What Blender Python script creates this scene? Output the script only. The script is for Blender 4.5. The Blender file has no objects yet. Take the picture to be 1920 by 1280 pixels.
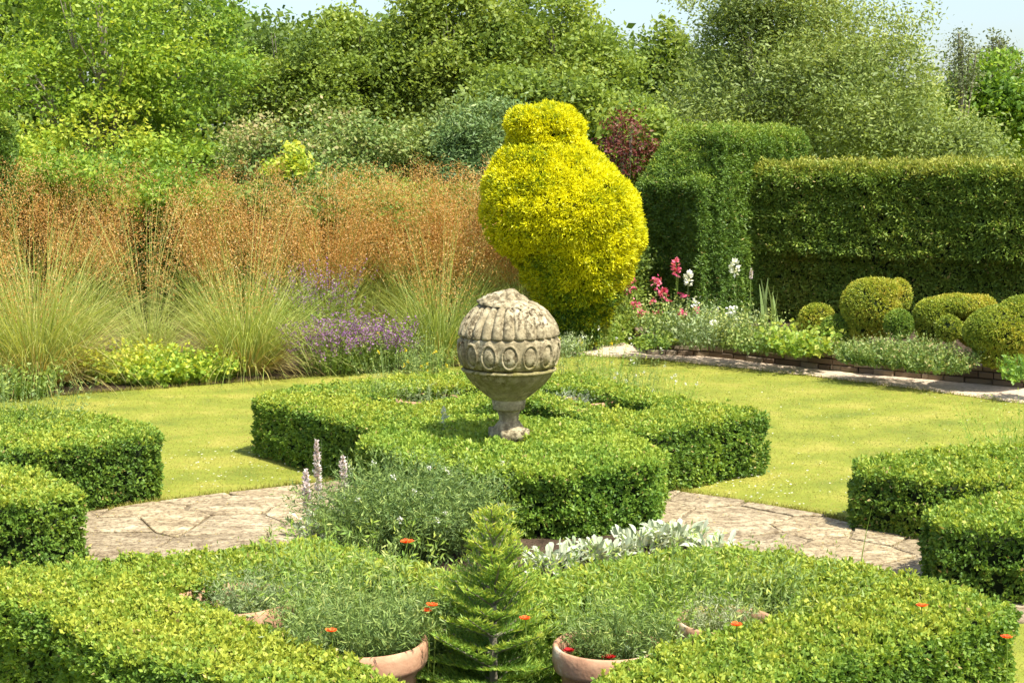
import bpy, bmesh, math
import numpy as np
from mathutils.geometry import tessellate_polygon
from mathutils import Vector
rng = np.random.default_rng(11)
S = bpy.context.scene; COL = S.collection
PI = math.pi
# ------------------------------------------------------------------ camera
F, HOR, CH = 2900.0, 300.0, 2.0            # focal length in photo pixels, horizon row, eye height
PIT = math.atan((640 - HOR) / F)
cd = bpy.data.cameras.new('camera'); cam = bpy.data.objects.new('camera', cd); COL.objects.link(cam)
cam.location = (0, 0, CH); cam.rotation_euler = (PI/2 - PIT, 0, 0)
cd.sensor_width = 36; cd.lens = 36 * F / 1920; cd.clip_end = 2000; cd.clip_start = .1
S.camera = cam
def ray(x, y):
    u, v = (x - 960) / F, (640 - y) / F
    return u, math.cos(PIT) + v * math.sin(PIT), -math.sin(PIT) + v * math.cos(PIT)
def G(x, y, z=0.0):                          # photo position of something at height z -> place on the ground plan
    a, b, c = ray(x, y); t = (z - CH) / c
    return (a * t, b * t)
def D(x, y, Y):                              # photo position of something at distance Y
    a, b, c = ray(x, y); t = Y / b
    return (a * t, Y, CH + c * t)
def X_(x, Y): return D(x, 400, Y)[0]
# ------------------------------------------------------------------ helpers
def tag(o, label=None, cat=None, group=None, kind=None):
    if label: o['label'] = label
    if cat: o['category'] = cat
    if group: o['group'] = group
    if kind: o['kind'] = kind
    return o
def empty(name, loc, label, cat, group=None):
    o = bpy.data.objects.new(name, None); COL.objects.link(o); o.location = loc
    o.empty_display_size = .1
    return tag(o, label, cat, group)
def link(name, me, mats, parent=None, loc=(0, 0, 0)):
    o = bpy.data.objects.new(name, me); COL.objects.link(o); o.location = loc
    for m in mats: me.materials.append(m)
    if parent:
        o.parent = parent
        o.location = Vector(loc) - parent.location
    return o
def unit(v): return v / np.maximum(np.linalg.norm(v, axis=-1, keepdims=True), 1e-9)
def runit(n): return unit(rng.normal(size=(n, 3)))
_nd = np.random.default_rng(5); _dirs = unit(_nd.normal(size=(24, 3))); _ph = _nd.uniform(0, 6.28, 24)
def nz(p, freq, seed=0):                     # cheap smooth noise, about -1..1
    s = 0
    for i in range(6):
        k = (i + seed * 5) % 24
        s = s + np.sin(p @ _dirs[k] * freq * (1 + .33 * i) + _ph[k] + seed * 1.7) / (1 + .15 * i)
    return s / 2.6
class MB:                                    # collects quads with a tint value and a material index
    def __init__(s): s.q = []; s.t = []; s.m = []
    def add(s, quads, tint, mi=0):
        if len(quads) == 0: return s
        s.q.append(quads.astype(np.float32)); n = len(quads)
        s.t.append(np.broadcast_to(np.asarray(tint, np.float32), (n,)).copy())
        s.m.append(np.full(n, mi, np.int32)); return s
    def build(s, name, mats, parent=None, org=None, smooth=False):
        q = np.concatenate(s.q); t = np.concatenate(s.t); m = np.concatenate(s.m)
        if org is None: org = parent.location if parent else (0, 0, 0)
        org = np.array(org, np.float32); n = len(q)
        me = bpy.data.meshes.new(name)
        me.vertices.add(n * 4); me.vertices.foreach_set('co', (q.reshape(-1, 3) - org).ravel())
        me.loops.add(n * 4); me.loops.foreach_set('vertex_index', np.arange(n * 4, dtype=np.int32))
        me.polygons.add(n); me.polygons.foreach_set('loop_start', np.arange(0, n * 4, 4, dtype=np.int32))
        me.polygons.foreach_set('material_index', m)
        me.update(calc_edges=True)
        a = me.attributes.new('tint', 'FLOAT', 'FACE'); a.data.foreach_set('value', t)
        o = link(name, me, mats, parent, tuple(org))
        return o
def leafq(c, d, n, l, w):                    # diamond leaves from centre, length direction and normal
    d = unit(d); s = unit(np.cross(d, n)); l = np.asarray(l).reshape(-1, 1) * .5; w = np.asarray(w).reshape(-1, 1) * .5
    k = d * l * .2
    return np.stack([c - d * l, c + s * w - k, c + d * l, c - s * w - k], 1)
def shoots(p, n, k, l, w, up=.6, spread=1.0, jit=.25):      # k leaves round every shoot tip
    P = np.repeat(p, k, 0); N = np.repeat(n, k, 0); m = len(P)
    d = unit(N * up + runit(m) * spread)
    L = l * rng.uniform(.65, 1.25, m); W = w * rng.uniform(.7, 1.25, m)
    c = P + d * L[:, None] * .5 + rng.normal(size=(m, 3)) * l * jit
    return leafq(c, d, unit(runit(m) + N * .6), L, W)
def ribbons(base, az, lean, L, w, droop, segs=4, mb=None, tint=.5, mi=0, taper=1.0):
    n = len(base); t = np.linspace(0, 1, segs + 1)
    az = np.broadcast_to(az, (n,)); lean = np.broadcast_to(lean, (n,)); L = np.broadcast_to(L, (n,)); droop = np.broadcast_to(droop, (n,))
    ang = lean[:, None] + droop[:, None] * (t[None] ** 1.5)
    am = (ang[:, 1:] + ang[:, :-1]) / 2; st = (L / segs)[:, None]
    h = np.concatenate([np.zeros((n, 1)), np.cumsum(np.sin(am) * st, 1)], 1)
    z = np.concatenate([np.zeros((n, 1)), np.cumsum(np.cos(am) * st, 1)], 1)
    pts = np.stack([base[:, :1] + h * np.cos(az)[:, None], base[:, 1:2] + h * np.sin(az)[:, None], base[:, 2:3] + z], 2)
    tw = az + PI/2 + rng.uniform(-1.1, 1.1, n)
    sd = np.stack([np.cos(tw), np.sin(tw), np.zeros(n)], 1)[:, None]
    wd = (np.broadcast_to(w, (n,))[:, None] * (1 - taper * .9 * t[None] ** 1.6))[..., None] * .5
    a, b = pts - sd * wd, pts + sd * wd
    q = np.stack([a[:, :-1], b[:, :-1], b[:, 1:], a[:, 1:]], 2).reshape(-1, 4, 3)
    if mb is not None: mb.add(q, np.repeat(np.broadcast_to(tint, (n,)), segs), mi)
    return pts
def curve_at(pts, idx, t):
    s = pts.shape[1] - 1; f = np.clip(t * s, 0, s - 1e-4); i = f.astype(int); f = (f - i)[:, None]
    return pts[idx, i] * (1 - f) + pts[idx, i + 1] * f, unit(pts[idx, i + 1] - pts[idx, i])
# ------------------------------------------------------------------ materials
def newmat(name):
    m = bpy.data.materials.new(name); m.use_nodes = True; nt = m.node_tree; nt.nodes.clear()
    return m, nt, nt.nodes.new('ShaderNodeOutputMaterial')
def ramp(nt, stops):
    r = nt.nodes.new('ShaderNodeValToRGB'); e = r.color_ramp.elements
    while len(e) < len(stops): e.new(.5)
    for i, (p, c) in enumerate(stops): e[i].position = p; e[i].color = (*c, 1)
    return r
def leafmat(name, cols, trans=.35, rough=.5, spec=.3, nat=True):
    if nat and cols[0][1] > cols[0][2] * 1.5 and cols[0][1] >= cols[0][0]: cols = [(min(.85, r * 1.2 + .006), g * .97 + .004, b + .055 * g + .003) for r, g, b in cols]
    m, nt, out = newmat(name); N = nt.nodes
    at = N.new('ShaderNodeAttribute'); at.attribute_name = 'tint'
    r = ramp(nt, [(i / max(1, len(cols) - 1), c) for i, c in enumerate(cols)])
    nt.links.new(at.outputs['Fac'], r.inputs[0])
    p = N.new('ShaderNodeBsdfPrincipled'); p.inputs['Roughness'].default_value = rough; p.inputs['Specular IOR Level'].default_value = spec
    nt.links.new(r.outputs[0], p.inputs['Base Color'])
    if trans:
        tr = N.new('ShaderNodeBsdfTranslucent'); mx = N.new('ShaderNodeMixShader'); mx.inputs[0].default_value = trans
        g = N.new('ShaderNodeMix'); g.data_type = 'RGBA'; g.blend_type = 'MULTIPLY'; g.inputs[0].default_value = 1
        nt.links.new(r.outputs[0], g.inputs[6]); g.inputs[7].default_value = (1.25, 1.2, .6, 1)
        nt.links.new(g.outputs[2], tr.inputs[0])
        nt.links.new(p.outputs[0], mx.inputs[1]); nt.links.new(tr.outputs[0], mx.inputs[2]); nt.links.new(mx.outputs[0], out.inputs[0])
    else: nt.links.new(p.outputs[0], out.inputs[0])
    return m
def noisemat(name, stops, scale=5, detail=6, rough=.9, bump=.3, bscale=None, stretch=(1, 1, 1), dist=.01, coord='Object'):
    m, nt, out = newmat(name); N = nt.nodes
    tc = N.new('ShaderNodeTexCoord'); mp = N.new('ShaderNodeMapping'); mp.inputs['Scale'].default_value = stretch
    nt.links.new(tc.outputs[coord], mp.inputs[0])
    n1 = N.new('ShaderNodeTexNoise'); n1.inputs['Scale'].default_value = scale; n1.inputs['Detail'].default_value = detail; n1.inputs['Roughness'].default_value = .65
    nt.links.new(mp.outputs[0], n1.inputs[0])
    r = ramp(nt, stops); nt.links.new(n1.outputs[0], r.inputs[0])
    p = N.new('ShaderNodeBsdfPrincipled'); p.inputs['Roughness'].default_value = rough; p.inputs['Specular IOR Level'].default_value = .2
    nt.links.new(r.outputs[0], p.inputs['Base Color'])
    n2 = N.new('ShaderNodeTexNoise'); n2.inputs['Scale'].default_value = bscale or scale * 4; n2.inputs['Detail'].default_value = 5
    nt.links.new(mp.outputs[0], n2.inputs[0])
    b = N.new('ShaderNodeBump'); b.inputs['Strength'].default_value = bump; b.inputs['Distance'].default_value = dist
    nt.links.new(n2.outputs[0], b.inputs['Height']); nt.links.new(b.outputs[0], p.inputs['Normal'])
    nt.links.new(p.outputs[0], out.inputs[0])
    return m, nt, p, r, mp
M = {}
M['box'] = leafmat('box_leaf', [(.045, .11, .012), (.095, .23, .018), (.205, .37, .024), (.345, .465, .03)])
M['boxbright'] = leafmat('box_leaf_fresh', [(.045, .125, .012), (.095, .245, .018), (.19, .365, .024), (.31, .465, .034)])
M['boxdull'] = leafmat('box_leaf_dull', [(.07, .15, .02), (.11, .22, .025), (.2, .33, .03), (.34, .36, .05)])
M['core'] = noisemat('twig_core', [(.3, (.008, .016, .004)), (.7, (.02, .034, .008))], 12, bump=.5)[0]
M['yew'] = leafmat('yew_leaf', [(.04, .10, .012), (.075, .18, .014), (.14, .28, .016), (.25, .37, .02)], .25)
M['yewolive'] = leafmat('yew_leaf_olive', [(.04, .10, .012), (.08, .18, .016), (.15, .28, .018), (.26, .34, .03)], .25)
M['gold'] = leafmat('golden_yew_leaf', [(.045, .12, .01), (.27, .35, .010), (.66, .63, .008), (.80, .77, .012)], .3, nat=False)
M['goldtop'] = leafmat('golden_green_topiary_leaf', [(.08, .16, .012), (.17, .29, .014), (.31, .43, .018), (.42, .42, .03)], .25)
M['lime'] = leafmat('lime_maple_leaf', [(.08, .20, .012), (.16, .33, .016), (.28, .46, .02), (.43, .55, .03)], .4)
M['mid'] = leafmat('mid_green_tree_leaf', [(.075, .155, .02), (.135, .25, .025), (.21, .35, .03), (.31, .43, .045)], .4)
M['dark'] = leafmat('dark_green_tree_leaf', [(.05, .12, .014), (.095, .195, .02), (.15, .27, .024), (.22, .34, .03)], .4)
M['willow'] = leafmat('grey_green_leaf', [(.075, .14, .03), (.145, .25, .045), (.24, .37, .07), (.36, .48, .12)], .35)
M['pinkshrub'] = leafmat('mottled_shrub_leaf', [(.06, .14, .03), (.12, .24, .04), (.22, .35, .07), (.34, .33, .13)], .3)
M['blue'] = leafmat('blue_green_conifer_leaf', [(.035, .09, .025), (.07, .16, .04), (.12, .24, .05), (.19, .30, .06)], .2)
M['red'] = leafmat('purple_red_leaf', [(.05, .018, .016), (.13, .03, .025), (.2, .075, .04), (.14, .15, .03)], .3)
M['brown'] = leafmat('brown_conifer_leaf', [(.10, .13, .06), (.17, .20, .09), (.25, .28, .13)], .2, nat=False)
M['stipa'] = leafmat('feather_grass_blade', [(.12, .22, .035), (.23, .37, .05), (.36, .49, .09), (.50, .55, .18)], .35)
M['straw'] = leafmat('dry_straw_blade', [(.24, .17, .06), (.45, .36, .12), (.6, .5, .2)], .3)
M['panicle'] = leafmat('golden_grass_panicle', [(.40, .18, .045), (.54, .28, .07), (.62, .38, .12), (.72, .56, .28)], .35)
M['alch'] = leafmat('lime_mound_leaf', [(.10, .25, .02), (.19, .39, .03), (.32, .52, .03), (.50, .60, .03)], .35)
M['green'] = leafmat('plain_green_leaf', [(.06, .14, .02), (.12, .24, .028), (.2, .34, .04), (.32, .44, .07)], .35)
M['fresh'] = leafmat('fresh_green_leaf', [(.09, .22, .02), (.16, .34, .03), (.26, .45, .04), (.4, .53, .06)], .4)
M['feather'] = leafmat('feathery_leaf', [(.05, .12, .025), (.11, .22, .04), (.20, .34, .06), (.33, .44, .10)], .25)
M['grey'] = leafmat('grey_green_herb_leaf', [(.10, .19, .06), (.18, .30, .10), (.27, .41, .16), (.38, .51, .26)], .25)
M['silver'] = leafmat('silver_woolly_leaf', [(.24, .30, .18), (.37, .43, .28), (.49, .54, .38), (.62, .65, .50)], .2, .9, .1, False)
M['purple'] = leafmat('purple_flower', [(.18, .08, .20), (.28, .12, .30), (.42, .24, .40)], .3)
M['pink'] = leafmat('pink_flower', [(.5, .06, .14), (.7, .12, .22), (.8, .3, .35)], .3)
M['white'] = leafmat('white_flower', [(.6, .62, .5), (.78, .78, .7), (.85, .85, .8)], .3)
M['mauve'] = leafmat('pale_mauve_flower', [(.5, .38, .38), (.64, .54, .52), (.74, .70, .64)], .2)
M['orange'] = leafmat('orange_petal', [(.75, .06, .015), (.85, .12, .02), (.9, .25, .04)], .35)
M['crimson'] = leafmat('crimson_petal', [(.25, .005, .01), (.45, .01, .012), (.6, .03, .02)], .3)
M['yellowf'] = leafmat('yellow_flower', [(.7, .5, .01), (.85, .7, .02)], .3)
M['iris'] = leafmat('iris_leaf', [(.14, .26, .06), (.22, .38, .10), (.32, .48, .15)], .35)
M['fir'] = leafmat('fir_needle', [(.05, .14, .02), (.11, .27, .022), (.22, .42, .028), (.37, .48, .03)], .3)
M['bark'] = noisemat('bark', [(.3, (.12, .10, .07)), (.7, (.32, .29, .22))], 14, bump=.6, stretch=(1, 1, .2))[0]
M['twig'] = noisemat('pale_twig', [(.3, (.2, .12, .06)), (.7, (.38, .25, .13))], 14, bump=.4)[0]
# ------------------------------------------------------------------ world, sun
SAZ, SEL = math.atan2(-.73, .68), math.radians(59)
w = bpy.data.worlds.new('World'); S.world = w; w.use_nodes = True; nt = w.node_tree
bg = nt.nodes['Background']; sk = nt.nodes.new('ShaderNodeTexSky'); sk.sky_type = 'NISHITA'; sk.sun_disc = False
sk.sun_elevation = SEL; sk.sun_rotation = PI/2 - SAZ; sk.air_density = 1.0; sk.dust_density = 2.5; sk.ozone_density = 1.0
nt.links.new(sk.outputs[0], bg.inputs[0]); bg.inputs[1].default_value = .14
sl = bpy.data.lights.new('sun', 'SUN'); so = bpy.data.objects.new('sun', sl); COL.objects.link(so)
sl.energy = 4.6; sl.angle = math.radians(.53); sl.color = (1, .95, .84)
sd = Vector((math.cos(SAZ) * math.cos(SEL), math.sin(SAZ) * math.cos(SEL), math.sin(SEL)))
so.rotation_euler = (-sd).to_track_quat('-Z', 'Y').to_euler(); so.location = (6, -6, 12)
S.view_settings.view_transform = 'Standard'; S.view_settings.look = 'None'; S.view_settings.exposure = .95; S.view_settings.gamma = 1
S.cycles.max_bounces = 6; S.cycles.diffuse_bounces = 3; S.cycles.transmission_bounces = 3; S.cycles.transparent_max_bounces = 4
S.cycles.caustics_reflective = False; S.cycles.caustics_refractive = False
# ------------------------------------------------------------------ ground
def poly_in(P, poly):
    x, y = P[:, 0], P[:, 1]; ins = np.zeros(len(P), bool); n = len(poly)
    for i in range(n):
        x1, y1 = poly[i]; x2, y2 = poly[(i + 1) % n]
        c = ((y1 > y) != (y2 > y)) & (x < (x2 - x1) * (y - y1) / (y2 - y1 + 1e-12) + x1); ins ^= c
    return ins
def sheet(name, pts, z, mat, kind='structure', sub=None):
    bm = bmesh.new(); vs = [bm.verts.new((p[0], p[1], z)) for p in pts]
    loops = [[Vector((p[0], p[1], 0)) for p in pts]]
    for t in tessellate_polygon(loops):
        f = bm.faces.new([vs[i] for i in t])
        if f.normal.z < 0: f.normal_flip()
    bm.normal_update()
    for f in bm.faces:
        if f.normal.z < 0: f.normal_flip()
    me = bpy.data.meshes.new(name); bm.to_mesh(me); bm.free()
    o = link(name, me, [mat]); o['kind'] = kind
    return o
# lawn: mown grass, mottled and faintly striped
m, nt, p, r, mp = noisemat('lawn_turf', [(.30, (.13, .165, .022)), (.5, (.21, .235, .028)), (.68, (.31, .285, .055))], 2.2, 10, bump=.5, bscale=160, dist=.006)
N = nt.nodes; tc = [n for n in N if n.type == 'TEX_COORD'][0]
wv = N.new('ShaderNodeTexWave'); wv.inputs['Scale'].default_value = .42; wv.inputs['Distortion'].default_value = 2.5; wv.inputs['Detail'].default_value = 3
mp2 = N.new('ShaderNodeMapping'); mp2.inputs['Rotation'].default_value = (0, 0, math.radians(70)); nt.links.new(tc.outputs['Object'], mp2.inputs[0]); nt.links.new(mp2.outputs[0], wv.inputs[0])
fn = N.new('ShaderNodeTexNoise'); fn.inputs['Scale'].default_value = 90; fn.inputs['Detail'].default_value = 3; nt.links.new(tc.outputs['Object'], fn.inputs[0])
mxs = N.new('ShaderNodeMath'); mxs.operation = 'MULTIPLY_ADD'; mxs.inputs[1].default_value = .10; nt.links.new(wv.outputs[1], mxs.inputs[0])
mx2 = N.new('ShaderNodeMath'); mx2.operation = 'MULTIPLY_ADD'; mx2.inputs[1].default_value = .30; nt.links.new(fn.outputs[0], mx2.inputs[0])
n1 = [n for n in N if n.type == 'TEX_NOISE' and n.outputs[0].links and n.outputs[0].links[0].to_node == r][0]
nt.links.new(n1.outputs[0], mx2.inputs[2]); nt.links.new(mx2.outputs[0], mxs.inputs[2])
sb = N.new('ShaderNodeMath'); sb.operation = 'SUBTRACT'; sb.inputs[1].default_value = .2; nt.links.new(mxs.outputs[0], sb.inputs[0]); nt.links.new(sb.outputs[0], r.inputs[0])
LAWN = m
sheet('ground', [(-300, -60), (300, -60), (300, 500), (-300, 500)], 0, LAWN)
soil = noisemat('soil', [(.3, (.035, .022, .013)), (.7, (.11, .075, .045))], 9, bump=.9, bscale=60, dist=.03)[0]
# paving: irregular stone slabs
m, nt, out = newmat('paving_stone'); N = nt.nodes; Lk = nt.links.new
tc = N.new('ShaderNodeTexCoord')
def noise(sc, det=6, co=None, ro=.6):
    n = N.new('ShaderNodeTexNoise'); n.inputs['Scale'].default_value = sc; n.inputs['Detail'].default_value = det; n.inputs['Roughness'].default_value = ro
    Lk(co or tc.outputs['Object'], n.inputs[0]); return n
dn = noise(3.0, 4); va = N.new('ShaderNodeVectorMath'); va.operation = 'MULTIPLY_ADD'; va.inputs[1].default_value = (.35, .35, 0)
Lk(dn.outputs['Color'], va.inputs[0]); Lk(tc.outputs['Object'], va.inputs[2])
vo = N.new('ShaderNodeTexVoronoi'); vo.feature = 'DISTANCE_TO_EDGE'; vo.inputs['Scale'].default_value = 1.9; Lk(va.outputs[0], vo.inputs[0])
vc = N.new('ShaderNodeTexVoronoi'); vc.inputs['Scale'].default_value = 1.9; Lk(va.outputs[0], vc.inputs[0])
mps = N.new('ShaderNodeMapping'); mps.inputs['Scale'].default_value = (.8, 1.6, 1); Lk(tc.outputs['Object'], mps.inputs[0]); big = noise(4, 10, co=mps.outputs[0], ro=.78); fine = noise(38, 6, ro=.7)
r1 = ramp(nt, [(.30, (.17, .13, .08)), (.44, (.34, .275, .175)), (.55, (.47, .395, .26)), (.66, (.68, .60, .41))]); Lk(big.outputs[0], r1.inputs[0])
mx = N.new('ShaderNodeMix'); mx.data_type = 'RGBA'; mx.blend_type = 'MULTIPLY'; mx.inputs[0].default_value = 1
r2 = ramp(nt, [(.38, (.42, .38, .36)), (.56, (1, 1, 1))]); Lk(fine.outputs[0], r2.inputs[0]); Lk(r1.outputs[0], mx.inputs[6]); Lk(r2.outputs[0], mx.inputs[7])
hs = N.new('ShaderNodeMix'); hs.data_type = 'RGBA'; hs.blend_type = 'MULTIPLY'; hs.inputs[0].default_value = .6
rc = ramp(nt, [(0, (.66, .62, .56)), (.5, (.95, .93, .88)), (1, (1.0, .94, .8))]); sp = N.new('ShaderNodeAttribute'); sp.attribute_name = 'tint'; Lk(sp.outputs['Fac'], rc.inputs[0])
Lk(mx.outputs[2], hs.inputs[6]); Lk(rc.outputs[0], hs.inputs[7])
jn = noise(6, 5, ro=.7); js = N.new('ShaderNodeMath'); js.operation = 'MULTIPLY_ADD'; js.inputs[1].default_value = .09; Lk(jn.outputs[0], js.inputs[0]); Lk(vo.outputs[0], js.inputs[2]); jr = ramp(nt, [(.036, (0, 0, 0)), (.062, (1, 1, 1))]); Lk(js.outputs[0], jr.inputs[0])
jm = N.new('ShaderNodeMix'); jm.data_type = 'RGBA'; jm.inputs[0].default_value = 1; jm.inputs[6].default_value = (.15, .115, .07, 1); Lk(hs.outputs[2], jm.inputs[7])
p = N.new('ShaderNodeBsdfPrincipled'); p.inputs['Roughness'].default_value = .9; p.inputs['Specular IOR Level'].default_value = .2; Lk(jm.outputs[2], p.inputs['Base Color'])
ad = N.new('ShaderNodeMath'); ad.operation = 'MULTIPLY_ADD'; ad.inputs[1].default_value = .7; Lk(big.outputs[0], ad.inputs[0]); ad.inputs[2].default_value = 0
a2 = N.new('ShaderNodeMath'); a2.operation = 'MULTIPLY_ADD'; a2.inputs[1].default_value = .5; Lk(fine.outputs[0], a2.inputs[0]); Lk(ad.outputs[0], a2.inputs[2])
b = N.new('ShaderNodeBump'); b.inputs['Strength'].default_value = .9; b.inputs['Distance'].default_value = .02; Lk(a2.outputs[0], b.inputs['Height']); Lk(b.outputs[0], p.inputs['Normal'])
Lk(p.outputs[0], out.inputs[0]); PAVE = m
def ragged(pts, step=.12, amp=.02, closed=True):
    o = []
    n = len(pts)
    for i in range(n if closed else n - 1):
        a, b = np.array(pts[i]), np.array(pts[(i + 1) % n]); k = max(1, int(np.linalg.norm(b - a) / step))
        for j in range(k): o.append(tuple(a + (b - a) * j / k + rng.normal(size=2) * amp))
    return o
pv = [G(*q) for q in [(-400, 1010), (-100, 985), (100, 970), (160, 963), (300, 941), (430, 925), (560, 908), (640, 903), (800, 880), (1100, 880), (1240, 916), (1400, 942), (1530, 962), (1610, 985), (1740, 1010), (2050, 1075), (2300, 1120), (2300, 1190), (1930, 1172), (1850, 1190), (1350, 1240), (960, 1300), (600, 1240), (20, 1160), (-400, 1120)]]
JOINT = noisemat('joint_grit', [(.35, (.10, .08, .045)), (.6, (.24, .19, .12)), (.75, (.14, .17, .05))], 14, bump=.8, bscale=90, dist=.01)[0]
RP = ragged(pv); sheet('paving_joints', RP, .003, JOINT)
def slabs():
    A = np.array(pv); lo, hi = A.min(0) - .3, A.max(0) + .3; st = .42; S_ = []
    for i in range(int((hi[0] - lo[0]) / st) + 1):
        for j in range(int((hi[1] - lo[1]) / st) + 1): S_.append(lo + st * np.array([i + .5 * (j % 2), j]) + rng.uniform(-.19, .19, 2))
    S_ = np.array(S_); bm = bmesh.new(); lay = bm.faces.layers.float.new('tint')
    for c in S_:
        if abs(c[0]) > c[1] * .42 + .5: continue
        poly = [c + np.array(q) for q in ((-.8, -.8), (.8, -.8), (.8, .8), (-.8, .8))]
        for o_ in S_:
            d = o_ - c; L_ = np.linalg.norm(d)
            if L_ < 1e-6 or L_ > 1.6: continue
            d = d / L_; lim = L_ / 2 - .006; out_ = []
            for k in range(len(poly)):
                a, b_ = poly[k], poly[(k + 1) % len(poly)]; da, db = (a - c) @ d - lim, (b_ - c) @ d - lim
                if da <= 0: out_.append(a)
                if da * db < 0: out_.append(a + (b_ - a) * da / (da - db))
            poly = out_
            if len(poly) < 3: break
        if len(poly) < 3: continue
        dens_ = []
        for k in range(len(poly)):
            a, b_ = poly[k], poly[(k + 1) % len(poly)]; m_ = max(1, int(np.linalg.norm(b_ - a) / .035))
            for q in range(m_): dens_.append(a + (b_ - a) * q / m_)
        dd_ = np.array(dens_); e3 = np.c_[dd_, np.full(len(dd_), c[0])]
        dd_ = c + (dd_ - c) * (1 + .045 * nz(e3, 9, 1) + .03 * nz(e3, 30, 2) - .015)[:, None]
        dd_ = dd_[poly_in(dd_, RP)]
        if len(dd_) < 6: continue
        h = .009 + rng.uniform(0, .009); tl = rng.normal(size=2) * .006; t_ = rng.uniform(0, 1); cc = dd_.mean(0); rings = []
        for z_, sc_ in ((.0, 1.), (h - .004, 1.), (h, .975), (h + .001, .8)):
            q_ = cc + (dd_ - cc) * sc_; rings.append([bm.verts.new((p_[0], p_[1], z_ + (float((p_ - cc) @ tl) if z_ else 0))) for p_ in q_])
        for r0, r1_ in zip(rings[:-1], rings[1:]):
            for k in range(len(r0)):
                f = bm.faces.new((r0[k], r0[(k + 1) % len(r0)], r1_[(k + 1) % len(r0)], r1_[k])); f[lay] = t_
        f = bm.faces.new(rings[-1]); f[lay] = t_
    me = bpy.data.meshes.new('paving'); bm.to_mesh(me); bm.free(); o = link('paving', me, [PAVE]); o['kind'] = 'structure'
gr = noisemat('pale_gravel', [(.3, (.36, .27, .18)), (.5, (.56, .44, .32)), (.7, (.70, .58, .43))], 22, 8, bump=.8, bscale=120, dist=.01)[0]
fp = [G(*q) for q in [(1040, 664), (1120, 669), (1240, 675), (1500, 703), (1700, 728), (1920, 757), (2150, 792), (2150, 742), (1920, 722), (1600, 700), (1400, 674), (1215, 658), (1150, 636), (1180, 600), (1110, 600), (1080, 640), (1000, 655)]]
sheet('path', ragged(fp, amp=.012), .004, gr)
bed = [G(*q) for q in [(-300, 768), (-50, 752), (100, 742), (300, 728), (560, 708), (760, 692), (960, 680), (1060, 668), (1080, 640), (1100, 600), (1100, 480), (-900, 480), (-900, 780)]]
sheet('border_soil', ragged(bed, amp=.015), .008, soil)
fb = [G(*q) for q in [(330, 1260), (600, 1130), (900, 1080), (1350, 1130), (1640, 1260), (1200, 1600), (700, 1600)]]
sheet('bed_soil', fb, .012, soil)
cb = [G(*q) for q in [(585, 1000), (640, 950), (760, 920), (1180, 925), (1235, 975), (1290, 1040), (1340, 1080), (1200, 1140), (760, 1140), (600, 1060)]]
sheet('centre_soil', ragged(cb, step=.06, amp=.012), .028, soil)
bb = [G(*q) for q in [(560, 800), (900, 760), (1000, 760), (1350, 830), (1200, 790), (960, 740), (700, 760)]]
sheet('back_bed_soil', [G(560, 790), G(900, 735), G(1050, 735), G(1340, 800), G(1200, 850), G(960, 820), G(720, 840)], .012, soil)
slabs()
# short blades standing on the lawn, one uncountable sheet of grass
n = 330000
py = rng.uniform(0, 1, n) ** .6; P = np.empty((n, 2)); Y = 4.3 * (16.2 / 4.3) ** py; P[:, 1] = Y; P[:, 0] = rng.uniform(-1, 1, n) * (Y * .345 + .3)
ok = ~(poly_in(P, pv) | poly_in(P, fp) | poly_in(P, bed)); P = P[ok]; n = len(P)
b3 = np.c_[P, np.zeros(n)]; g = MB(); sz = .005 + P[:, 1] * .0007
dn_ = unit(rng.normal(size=(n, 3)) * [1, 1, .2] + [0, 0, .42])
tv = np.clip(.48 + .16 * nz(b3, 1.6, 1) + .09 * nz(b3, 7, 2) + .13 * np.sin((b3[:, 1] * .94 + b3[:, 0] * .33) * 2 * PI / .95 + .6 * nz(b3, 1.1, 2)) + rng.normal(size=n) * .14, 0, 1)
g.add(leafq(b3 + dn_ * sz[:, None] * .5, dn_, unit(runit(n) * .45 + [0, -.25, 1.]), sz * 1.4, sz * .3), tv)
M['turf'] = leafmat('turf_blade', [(.12, .18, .018), (.19, .245, .022), (.24, .28, .03), (.32, .32, .07)], .3)
o = g.build('lawn_grass', [M['turf']]); o['kind'] = 'stuff'
# daisies scattered in the turf
g = MB(); n = 420
cpx = np.array([(1380 + rng.normal() * 120, 925 + rng.normal() * 25) if rng.random() < .45 else ((430 + rng.normal() * 90, 880 + rng.normal() * 25) if rng.random() < .5 else (rng.uniform(1200, 1900), rng.uniform(720, 900))) for _ in range(n)])
dp = np.array([G(a, b_) for a, b_ in cpx]); ok = ~poly_in(dp, pv); dp = dp[ok]; n = len(dp)
g.add(leafq(np.c_[dp, np.full(n, .022)], runit(n) * [1, 1, .1], np.tile([0, 0, 1.], (n, 1)), rng.uniform(.010, .018, n), rng.uniform(.010, .018, n)), rng.uniform(0, 1, n))
o = g.build('daisy_scatter', [M['white']]); tag(o, kind='stuff')
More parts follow.
